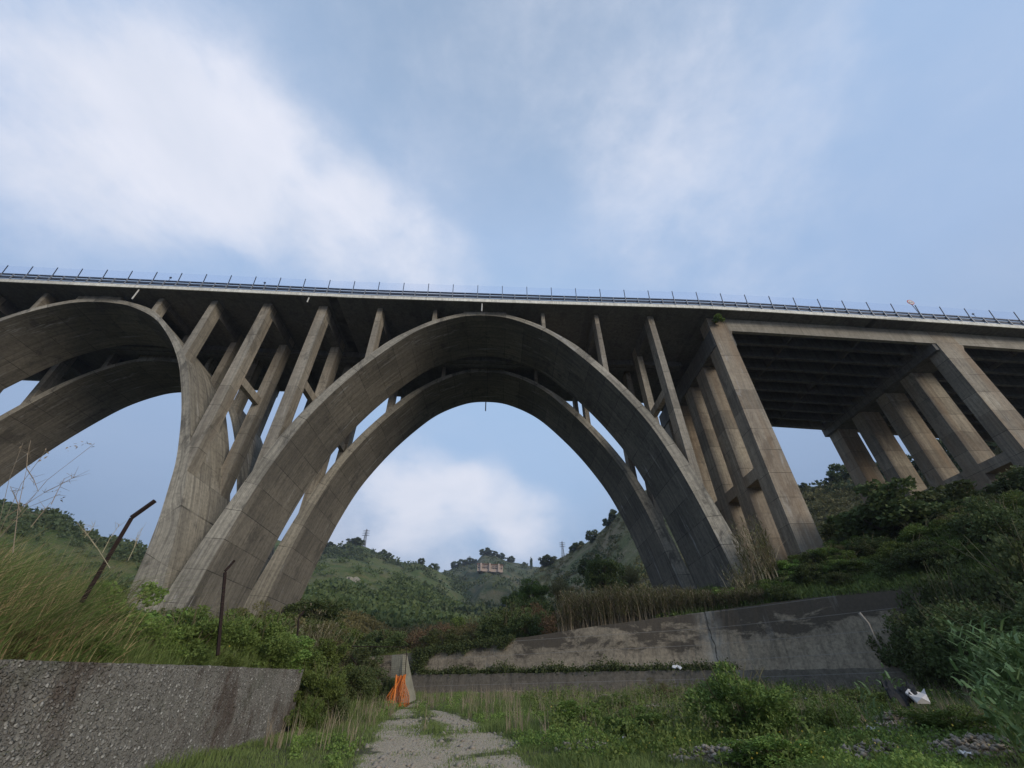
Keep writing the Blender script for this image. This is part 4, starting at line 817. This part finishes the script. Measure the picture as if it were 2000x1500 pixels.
cane(20.6, 34.2, 96, 2.4, 5.2, 1.3, 'tall straw-coloured cane clump growing against the right foot of the front arch', 12, .7, .05, .045, mat='reed')
cane(18.6, 34.2, 60, 1.2, 2.8, 1.0, 'lower dry cane clump in front of the right arch foot', 9, .5, .04, .04, mat='reed')
cane(10.7, 9.9, 60, 1.1, 1.95, .85, 'broad-leaved green cane at the lower right edge of the view', 12, .55, .055, .022, leanx=-.12, smat='cane_leaf')
cane(9.3, 9.0, 26, .7, 1.5, .7, 'shorter green cane in front of the taller cane in the bottom right corner', 9, .45, .05, .02, leanx=-.12, smat='cane_leaf')
cane(9.2, 12.7, 4, .8, 1.1, .15, 'single small cane shoot amid the rubble left of the white board', 7, .4, .05, .02, smat='cane_leaf')
cane(11.2, 14.2, 5, .7, 1.2, .2, 'pair of cane shoots just left of the dumped white board', 7, .4, .05, .02, smat='cane_leaf')
cane(14.2, 13.2, 36, 1.3, 2.2, .9, 'taller cane standing behind the lower right cane', 12, .6, .055, .025, leanx=-.05, smat='cane_leaf')
cane(-8.6, 22.5, 70, 1.0, 2.3, 1.5, 'dry thin canes on the slope left of the wire gate', 6, .4, .03, .02, mat='reed')

# ---- ivy and plants on the wall
def ivy(name, pts, n_, leaf, mat, label, cat='plant', off=.1):
    C = np.concatenate([np.array(p)[None] + rng.normal(size=(n_ // len(pts), 3)) * s_ for p, s_ in pts]); V, Fc = leaves(C, leaf, -.2, .5); V2 = V
    base = np.array(pts[0][0]); return meta(solo(name, V2, Fc, mat, tuple(base)), label, cat)
def wallpt(x, z, out_=.15):
    y = np.interp(x, WALL[:, 0], WALL[:, 1]); return np.array([x, y, z]) - np.array([.45, .9, 0]) * out_
pts = []
for x in np.arange(-7.2, 1.4, .22):
    dep = .12 + .42 * abs(math.sin(x * 2.1)) * abs(math.sin(x * .9 + 1)) + (1.6 if -6.9 < x < -5.6 else 0) * rng.uniform(.6, 1); tp_ = np.interp(x, WALL[:, 0], WTOP)
    for zz in np.arange(tp_ + .12, tp_ - dep, -.2): pts.append((wallpt(x - (tp_ - zz) * .35, zz, .2 + .12 * (tp_ - zz)), (.13, .1, .12)))
ivy('ivy', pts, 6500, .10, 'leaf_dark', 'green ivy hanging over the left end of the long retaining wall', 'ivy')
C = []
for i in range(2600):
    x = rng.uniform(-6, 11.5); p = wallpt(x, np.interp(x, WALL[:, 0], LEDGE) + abs(rng.normal()) * .18 * (1 + .6 * math.sin(x * 1.7)), .75); C.append(p + rng.normal(size=3) * (.15, .15, .03))
for i in range(500):
    x = rng.uniform(11.5, 15.5); p = wallpt(x, np.interp(x, WALL[:, 0], LEDGE) + abs(rng.normal()) * .15, .75); C.append(p + rng.normal(size=3) * (.15, .15, .03))
V, Fc = leaves(np.repeat(np.array(C), 4, 0) + rng.normal(size=(len(C) * 4, 3)) * .1, .12, .5); stuff('ledge_plants', V, Fc, 'leaf_dark', 'row of small dark plants growing on the ledge of the long wall')
# bush on the pier head
d = pray(1403, 621); P = d * (35.0 / d[1]); r = np.random.default_rng(9); C, od = crown_pts(2200, 18, .85, .5, .42, r, .3, .3, 0)
e = empty('pier_top_bush', tuple(P)); meta(e, 'green bush sprouting from the top of the end pier just under the deck', 'plant'); V, Fc = leaves(C, .13, .2, .4, r, od * .5); put('foliage', rawmesh('foliage', V, Fc, 'leaf_green'), e)
m = stems_mesh(.5, 7, r, .03, .6); put('stems', rawmesh('stems', m.V() - (0, -.4, .35), m.f, 'stem'), e)
# dead branch leaning on the wall
m = MB(); m.tube([on(1678, 1197, 22.9), on(1696, 1218, 22.8), on(1706, 1240, 22.7), on(1722, 1268, 22.5)], [.07, .055, .045, .03], 6); meta(m.solo('dead_branch', 'wood_dead', tuple(on(1722, 1268, 22.5)), True), 'pale bare dead branch leaning against the right part of the long wall', 'branch')
# pale straw grass and thistle stalks on the far left, against the sky
def stalk(px, py0, pts2, Y, label, cat='plant'):
    m = MB(); r = np.random.default_rng(px)
    for (x0, y0), (x1, y1) in pts2:
        A, B = on(x0, y0, Y), on(x1, y1, Y); m.tube([A, (A + B) / 2 + r.normal(size=3) * .01, B], [.006, .005, .0025], 4)
        for i in range(7):
            q = A + (B - A) * r.uniform(.3, 1); m.tube([q, q + r.normal(size=3) * .06 + np.array([0, 0, .04])], [.003, .0012], 3)
    b_ = on(*pts2[0][0], Y); return meta(m.solo('dry_weed', 'dry_stalk', tuple(b_)), label, cat)
stalk(40, 0, [((25, 1080), (52, 915)), ((52, 915), (60, 860)), ((10, 1010), (90, 960)), ((90, 960), (148, 930)), ((52, 915), (75, 960)), ((40, 1000), (20, 950)), ((100, 985), (125, 935)), ((60, 1030), (100, 980))], 5.6, 'tallest dry branching weed against the sky at the far left')
stalk(150, 0, [((215, 1110), (165, 1035)), ((165, 1050), (185, 1022)), ((200, 1080), (235, 1022)), ((190, 1070), (150, 1020))], 6.8, 'short dry branching weed left of the nearest rusty post')
stalk(270, 0, [((250, 1095), (278, 1030)), ((262, 1070), (270, 1040))], 7.4, 'single thin dry stalk just right of the nearest rusty post')
C = []
for px, py in ((45, 865), (130, 875), (150, 868), (165, 865), (180, 867), (80, 895), (60, 905), (110, 960), (118, 975), (88, 880)):
    p = on(px, py, 5.5)
    for q in range(3): C.append(p + rng.normal(size=3) * .02)
V, Fc = leaves(np.array(C), .045, -.6, .18); oa = empty('wild_oat', tuple(on(30, 1090, 5.5))); meta(oa, 'wild oat stems with hanging pale ears at the far left edge', 'grass stem'); part('ears', V, Fc, 'dry_stalk', oa)
m = MB(); 
for tgt in ((45, 865), (90, 880), (185, 866), (118, 965)): A = on(-10, 1060, 5.5); B = on(*tgt, 5.5); m.tube([A, A * .5 + B * .5 + np.array([-.1, 0, .13]), B], .003, 3)
m.part('stems', 'dry_stalk', oa)

# ---- rubble, stones and rubbish
def rock(px, py, Y, s, mat, label, cat='stone', name='stone', flat=.6, group=None, xy=None):
    r = np.random.default_rng(int(px * 7 + py)); d = pray(px, py)
    # walk the ray down to the ground
    if xy is None:
        ts = np.linspace(6, 60, 1200); Q = d[None] * ts[:, None]; below = Q[:, 2] < gz(Q[:, 0], Q[:, 1]); i = int(np.argmax(below)) if below.any() else int(np.argmin(np.abs(ts - Y))); P = Q[i]
    else: P = np.array([*xy, float(gz(*xy))])
    k_ = 26; V = r.normal(size=(k_, 3)); V /= np.linalg.norm(V, axis=1)[:, None]; V = V * r.uniform(.7, 1, (k_, 1)) * (s, s * r.uniform(.7, 1), s * flat)
    import bmesh
    bm = bmesh.new(); [bm.verts.new(v) for v in V]; bmesh.ops.convex_hull(bm, input=bm.verts)
    for v in [v for v in bm.verts if not v.link_faces]: bm.verts.remove(v)
    me = bpy.data.meshes.new(name); bm.to_mesh(me); bm.free(); me.materials.append(M[mat]); o = put(name, me, None, (P[0], P[1], float(gz(P[0], P[1])) + s * flat * .25)); o.rotation_euler = (0, 0, r.uniform(0, 6)); return meta(o, label, cat, group)
rock(1435, 1338, 30, .28, 'board_white', 'pale boulder at the foot of the long wall near its middle')
rock(1835, 1335, 16, .45, 'rubble_stone', 'flat pale stone behind the dumped white board', flat=.4)
rock(1430, 1470, 13, .3, 'rubble_stone', 'pale stone at the bottom edge right of the big lone shrub', flat=.45)
rock(1800, 1405, 12, .22, 'rubble_stone', 'reddish grey stone below the white board', flat=.5)
rock(1835, 1430, 12, .2, 'rubble_stone', 'grey stone in the rubble under the white board', flat=.5)
# rubble heaps: countless little stones
Cs = []
r = np.random.default_rng(12)
for (cx, cy, sx_, sy_, n_) in RUB:
    x = cx + r.normal(size=n_) * sx_ * .6; y = cy + r.normal(size=n_) * sy_ * .6; hp = .22 * np.exp(-((x - cx) / sx_) ** 2 - ((y - cy) / sy_) ** 2)
    Cs.append(np.stack([x, y, gz(x, y) + hp * r.random(n_) + .01], 1))
x = r.normal(size=900) * 1.6 - 1.4; y = r.uniform(8, 22, 900); Cs.append(np.stack([x, y, gz(x, y)], 1)[roadmask(x, y) > .2])
Cs = np.concatenate(Cs); N = len(Cs); sz = (.018 + .09 * r.random(N) ** 2.6)[:, None, None]; octa = np.array([(1, 0, 0), (-1, 0, 0), (0, 1, 0), (0, -1, 0), (0, 0, 1), (0, 0, -1.)])[None] * r.uniform(.6, 1.2, (N, 6, 1)) + r.normal(size=(N, 6, 3)) * .15
V = (Cs[:, None] + octa * sz * (1, 1, .65)).reshape(-1, 3); tri = np.array([(0, 2, 4), (2, 1, 4), (1, 3, 4), (3, 0, 4), (2, 0, 5), (1, 2, 5), (3, 1, 5), (0, 3, 5)])[None] + np.arange(N)[:, None, None] * 6
stuff('rubble', V, tri.reshape(-1, 3), 'rubble_stone', 'pale stones and rubble strewn over the weeds and the track')
# dumped board with dark sheet
Pb = on(1795, 1358, 13.2); zb_ = float(gz(Pb[0], Pb[1])); e = empty('dumped_board', (Pb[0], Pb[1], zb_)); meta(e, 'broken white board leaning over a black sheet dumped in the weeds', 'rubbish')
V = np.array([on(1768, 1352, 13.3), on(1774, 1347, 13.4), on(1797, 1350, 13.5), on(1806, 1347, 13.5), on(1809, 1356, 13.3), on(1815, 1367, 12.95), on(1801, 1365, 12.9), on(1790, 1368, 12.95), on(1778, 1359, 13.1)]); V[:, 2] += np.array([0, .02, -.03, .03, 0, -.05, .02, -.04, 0]); V2 = V + np.array([0, .02, -.03]); K = 9
part('board', np.vstack([V, V2]), [tuple(range(K)), tuple(range(K, 2 * K))[::-1]] + [(q, q + K, (q + 1) % K + K, (q + 1) % K) for q in range(K)], 'board_white', e)
g = np.linspace(0, 1, 12); rs = np.random.default_rng(4); c00, c10, c11, c01 = on(1722, 1338, 13.9), on(1786, 1340, 13.9), on(1800, 1372, 13.1), on(1742, 1368, 13.1)
V = np.array([(c00 * (1 - u) + c10 * u) * (1 - v) + (c01 * (1 - u) + c11 * u) * v + (0, 0, .07 * rs.normal() + .14 * math.sin(u * 9 + v * 4) * math.sin(v * 6)) for v in g for u in g]); V2 = V - (0, 0, .015)
part('sheet', np.vstack([V, V2]), [(b_ * 12 + a_, b_ * 12 + a_ + 1, b_ * 12 + a_ + 13, b_ * 12 + a_ + 12) for a_ in range(11) for b_ in range(11)] + [(144 + b_ * 12 + a_, 144 + b_ * 12 + a_ + 12, 144 + b_ * 12 + a_ + 13, 144 + b_ * 12 + a_ + 1) for a_ in range(11) for b_ in range(11)], 'black_sheet', e, True)
def scrap(px, py, s, label, Y=None, mat='white_plastic', name='plastic_scrap'):
    r = np.random.default_rng(px); d = pray(px, py); ts = np.linspace(6, 50, 1500); Q = d[None] * ts[:, None]; bl = Q[:, 2] < gz(Q[:, 0], Q[:, 1]) + .12; P = Q[int(np.argmax(bl))] if Y is None else on(px, py, Y)
    g = np.linspace(-1, 1, 6); X, Yy = np.meshgrid(g, g); Z = r.normal(size=X.shape) * .28 + .3; V = np.stack([X * (1 + .2 * r.normal(size=X.shape)), Yy * .7, Z], -1).reshape(-1, 3) * s; V2 = V + (0, 0, -.04 * s)
    Fc = []
    for j in range(5):
        for i in range(5): q = j * 6 + i; Fc += [(q, q + 1, q + 7, q + 6), (q + 36, q + 42, q + 43, q + 37)]
    return meta(solo(name, np.vstack([V, V2]) + P, Fc, mat, tuple(P)), label, 'rubbish')
scrap(1321, 1305, .22, 'white crumpled sack lying on the ledge of the long wall', 29.8, name='sack')
scrap(1698, 1428, .13, 'white crumpled plastic scrap lowest in the weeds, left of the rubble')
scrap(1645, 1362, .14, 'white plastic scrap beside the small cane shoot')
scrap(1888, 1476, .11, 'pale plastic scrap in the bottom right corner')
scrap(1545, 1473, .09, 'bluish white plastic scrap at the bottom edge, right of the big shrub')
scrap(1215, 1444, .07, 'small white plastic scrap left of the big lone shrub')
scrap(1775, 1400, .09, 'white plastic scrap right of the rubble under the board')
# yellow flowers
N = 420; x = rng.uniform(2, 16, N); y = rng.uniform(9, 24, N); x2 = rng.uniform(-8.5, -6.9, 60); y2 = rng.uniform(8, 16, 60); P = np.stack([np.r_[x, x2], np.r_[y, y2], np.r_[gz(x, y) + rng.uniform(.2, .5, N), gz(x2, y2) + rng.uniform(.2, 1.1, 60)]], 1)
V, Fc = leaves(P, .035, .5, .5); stuff('wildflowers', V, Fc, 'flower_yellow', 'tiny yellow flowers dotted through the weeds')

# ------------------------------------------------------------------ scrub on the hills
def clump_mesh(P, size, per, leaf, r):
    N = len(P); d = r.normal(size=(N, per, 3)); d[..., 2] = np.abs(d[..., 2]) * 1.0 - .1; d /= np.linalg.norm(d, axis=2)[..., None]; rad = r.uniform(.55, 1, (N, per, 1)); lob = 1 + .25 * np.sin(d[..., :1] * 5 + P[:, None, :1]) * np.cos(d[..., 1:2] * 4 + P[:, None, 1:2])
    C = P[:, None] + d * rad * lob * size[:, None, None] * np.array([1, 1, .85]); return leaves(C.reshape(-1, 3), np.repeat(size * leaf, per), .3, .5, r, d.reshape(-1, 3))
def scrub(h, n_, size, dens, mat, label, seed, per=50, tmax=1.0, tmin=.02):
    r = np.random.default_rng(seed); az = r.uniform(h.az[0], h.az[-1], n_); t = r.uniform(tmin, tmax, n_) ** .8; P = h.at(az, t)
    f = fbm(P[:, 0] * dens + seed, P[:, 1] * dens, 4); kp = r.random(n_) < sst(f, -.03, .06) + .04; P = P[kp]; s_ = r.uniform(.45, 1.2, len(P)) ** 1.3 * size
    V, Fc = clump_mesh(P, s_, per, .34, r); stuff('scrub', V, Fc, mat, label)
scrub(h_left, 4200, 2.6, .03, 'leaf_far', 'dark scrub patches over the left hill', 1)
scrub(h_mid, 7500, 4.4, .016, 'leaf_far', 'dark woods and scrub on the middle hill under the pylon', 2, 50)
scrub(h_spur, 6000, 3.0, .028, 'leaf_dark', 'dark scrub on the nearer spur below the middle hill', 3)
scrub(h_far, 9000, 5.6, .014, 'leaf_far', 'woods covering the far hill around the pink building', 4, 45)
scrub(h_right, 6500, 1.35, .05, 'leaf_olive', 'olive scrub scattered over the stony right hillside', 5, 50)
scrub(h_right, 1100, 2.4, .03, 'leaf_far', 'darker shrubs over the right hillside', 6, 50)
r = np.random.default_rng(21); N = 2600; x = r.uniform(-34, 26, N); y = r.uniform(47, 95, N); sd_, tp = seginfo(x, y); kp = (sd_ > 1.5) & ~((x < -15) & (y < 57)) & ~((x > 15) & (y < 58)); x, y = x[kp], y[kp]
x2 = r.uniform(-90, -13.5, 3600); y2 = r.uniform(14, 95, 3600); k2 = ~((x2 > -31) & (x2 < -18) & (y2 > 33) & (y2 < 57)) & (rng.random(3600) < .75); x = np.r_[x, x2[k2]]; y = np.r_[y, y2[k2]]
P = np.stack([x, y, gz(x, y)], 1); V, Fc = clump_mesh(P, r.uniform(.45, 1.25, len(P)), 70, .22, r); stuff('valley_scrub', V, Fc, 'leaf_olive', 'low scrub covering the valley floor beyond the arches')
# trees one can tell apart on the skylines
def hilltree(h, px, py, wd, ht, kd, label, group=None): tree(kd, h.place(px, py), wd, ht, label, group, .42 if kd == 'round' else .06)
for px, py, wd, ht, kd, tx in [(1159, 1056, 9, 10, 'round', 'round dark tree alone on the right ridge skyline, highest one'), (1068, 1104, 12, 11, 'round', 'broad dark tree at the low end of the right ridge'), (1078, 1101, 11, 8, 'round', 'second dark tree up from the low end of the right ridge'), (1122, 1076, 8, 7, 'round', 'small tree on the right ridge between pylon and lone round tree'), (1132, 1070, 8, 6, 'round', 'low bush-like tree just above the pylon on the right ridge'), (1190, 1026, 8, 7, 'round', 'tree on the right ridge close to the arch leg'), (1200, 1012, 8, 7, 'round', 'uppermost tree on the right ridge, against the arch leg')]: hilltree(h_right, px, py, wd, ht, kd, tx)
for px, py, wd, ht, kd, tx in [(1038, 1112, 9, 17, 'tall', 'dark slim cypress-like tree on the far saddle'), (1025, 1106, 11, 9, 'round', 'lone tree on the far ridge right of the pink building'), (948, 1083, 22, 15, 'round', 'dark trees crowning the far hilltop, left one'), (962, 1086, 18, 13, 'round', 'dark tree crowning the far hilltop, middle one'), (978, 1091, 18, 12, 'round', 'dark tree right of the far hilltop'), (998, 1098, 16, 14, 'round', 'isolated dark tree down the far ridge'), (890, 1108, 20, 14, 'round', 'dark tree left on the far ridge above the valley notch'), (905, 1104, 20, 13, 'round', 'second dark tree on the far ridge right of the valley notch'), (920, 1100, 20, 13, 'round', 'third dark tree on the far ridge left of the pink building')]: hilltree(h_far, px, py, wd, ht, kd, tx)
for px, py, wd, ht, kd, tx in [(642, 1071, 15, 9, 'round', 'dark tree on the middle ridge beside the arch leg'), (693, 1065, 19, 11, 'round', 'dark tree on the middle hilltop left of the pylon'), (700, 1064, 13, 9, 'round', 'dark tree on the middle hilltop touching the pylon'), (747, 1086, 12, 9, 'round', 'dark tree on the shoulder right of the pylon'), (760, 1092, 9, 9, 'round', 'small tree on the shoulder below the pylon'), (822, 1101, 9, 9, 'round', 'small tree on the middle ridge near the notch'), (848, 1111, 12, 9, 'round', 'last tree of the middle ridge above the notch')]: hilltree(h_mid, px, py, wd, ht, kd, tx)
for px, py, wd, ht, tx in [(1650, 936, 9, 8, 'wide dark tree on the skyline left of the slab pier'), (1622, 944, 3.5, 3.2, 'small dark tree on the skyline further left'), (1570, 954, 4, 2.6, 'small dark bush-tree on the skyline beside the end pier'), (1790, 925, 10, 9, 'dark tree behind the slab pier, middle gap'), (1865, 905, 10, 10, 'dark tree behind the slab pier, right gap'), (1720, 930, 8, 7, 'dark tree behind the slab pier, left gap'), (1930, 885, 9, 11, 'tall dark tree behind the first slab pier column')]: hilltree(h_right, px, py, wd, ht, 'round', tx)

# pylons
def pylon(P, H, label):
    e = empty('pylon', tuple(P)); meta(e, label, 'pylon'); m = MB(); b_ = H * .09; t_ = H * .018; w_ = H * .013
    L = [(sx_ * b_, sy_ * b_) for sx_, sy_ in ((-1, -1), (1, -1), (1, 1), (-1, 1))]; lev = np.linspace(0, 1, 9)
    at = lambda q, f: np.array([P[0] + q[0] * (1 - f * (1 - t_ / b_)), P[1] + q[1] * (1 - f * (1 - t_ / b_)), P[2] - 1 + f * (H + 1)])
    for q in L: m.tube([at(q, 0), at(q, 1)], w_, 4)
    for a_, b2 in zip(lev[:-1], lev[1:]):
        for i in range(4): m.tube([at(L[i], a_), at(L[(i + 1) % 4], b2)], w_ * .6, 3); m.tube([at(L[(i + 1) % 4], a_), at(L[i], b2)], w_ * .6, 3)
    tw = m.part('tower', 'steel_galv', e)
    for f in (.66, .78, .9): m = MB(); z = P[2] + H * f; ln = H * (.2 - .04 * (f - .66)); m.tube([(P[0] - ln, P[1], z), (P[0], P[1], z + H * .03), (P[0] + ln, P[1], z)], w_, 4); m.tube([(P[0] - ln, P[1], z), (P[0] + ln, P[1], z)], w_ * .8, 4); m.part('cross_arm', 'steel_galv', tw)
P = h_mid.place(710, 1068); pylon(P - (0, 0, 1), 430 * 38 / 953, 'lattice power pylon on the middle hilltop left of the valley notch')
P = h_right.place(1100, 1087); pylon(P - (0, 0, .5), 290 * 32 / 953, 'thin lattice power pylon on the right ridge')
P = h_far.place(917, 1101); pylon(P, 640 * 16 / 953, 'tiny distant lattice pylon left of the pink building')
# pink building
P = h_far.place(957, 1116); e = empty('apartment_building', tuple(P)); meta(e, 'long pink two-storey building with dark balconies on the far hillside', 'building'); az, el = azel(957, 1116)
dirx = np.array([math.cos(az), -math.sin(az), 0]); diry = np.array([math.sin(az), math.cos(az), 0]); dirx = dirx * .96 + diry * -.1
def bb(m, u0, u1, v0, v1, z0, z1, sl=-.075):
    f = lambda u, v, z: P + dirx * u - diry * v + np.array([0, 0, z * .72 + u * sl]); m.hexa([f(u0, v0, z0), f(u1, v0, z0), f(u1, v1, z0), f(u0, v1, z0), f(u0, v0, z1), f(u1, v0, z1), f(u1, v1, z1), f(u0, v1, z1)])
S_ = math.hypot(P[0], P[1]) / 890
m = MB(); bb(m, -26 * S_, 26 * S_, 0, 8, -3, 7.2); wl_v = m.part('wall', 'pink_wall', e)
m = MB(); bb(m, -27 * S_, 27 * S_, -1, 9.2, 7.2, 7.9); m.part('roof', 'roof_tile', e)
for u in (-18, 0, 18):
    m = MB(); bb(m, (u - 2) * S_, (u + 1.5) * S_, 6, 10, -3, 8.6); m.part('stair_tower', 'pink_wall', e)
for u in np.arange(-24.5, 24, 3.1):
    for z in (1.0, 4.6):
        if min(abs(u + .2 - q) for q in (-18, 0, 18)) < 2.6: continue
        m = MB(); bb(m, u * S_, (u + 1.9) * S_, 7.9, 8.06, z * .72 + .4, z * .72 + 2.2); m.part('window', 'window_dark', wl_v)
m = MB(); bb(m, -25.5 * S_, 25.5 * S_, 8.0, 9.0, 3.0, 3.5); m.part('balcony', 'pink_wall', e)
# ruins on the hillsides
def ruin(h, px, py, wpx, hpx, label):
    P = h.place(px, py); S_ = math.hypot(P[0], P[1]) / 1020; e = empty('ruined_house', tuple(P)); meta(e, label, 'ruin'); a_ = wpx / 2 * S_; hh = hpx * S_
    m = MB(); m.box(P[0] - a_, P[0] - a_ * .1, P[1] - 3, P[1] + 3, P[2] - 4, P[2] + hh); m.box(P[0] - a_ * .1, P[0] + a_ * .45, P[1] - 2.5, P[1] + 2.8, P[2] - 4, P[2] + hh * .72); m.box(P[0] + a_ * .45, P[0] + a_, P[1] - 2.9, P[1] + 3.1, P[2] - 4, P[2] + hh * .95); m.part('wall', 'ruin_stone', e)
    m = MB(); m.box(P[0] - a_ * .7, P[0] - a_ * .4, P[1] - 3.06, P[1] - 2.9, P[2] + hh * .2, P[2] + hh * .7); m.part('opening', 'window_dark', e)
ruin(h_spur, 690, 1135, 22, 6, 'small pale stone ruin on the green slope left of the valley')
ruin(h_far, 892, 1160, 10, 3, 'tiny pale hut low on the far hill'); ruin(h_far, 903, 1155, 8, 4, 'tiny pale hut beside the other, a little higher on the far hill')

# ------------------------------------------------------------------ air
hm = bpy.data.materials.new('air'); hm.use_nodes = True; k = NT(hm.node_tree); k.n.clear(); o = k.add('ShaderNodeOutputMaterial')
v = k.add('ShaderNodeVolumePrincipled', {'Color': (.72, .80, .95, 1), 'Density': .00022, 'Anisotropy': .2}); k.l.new(v.outputs[0], o.inputs['Volume']); M['air'] = hm
m = MB(); m.box(-900, 900, -60, 1100, -40, 235); hz = m.solo('haze', 'air', (0, 500, 0)); hz['kind'] = 'stuff'
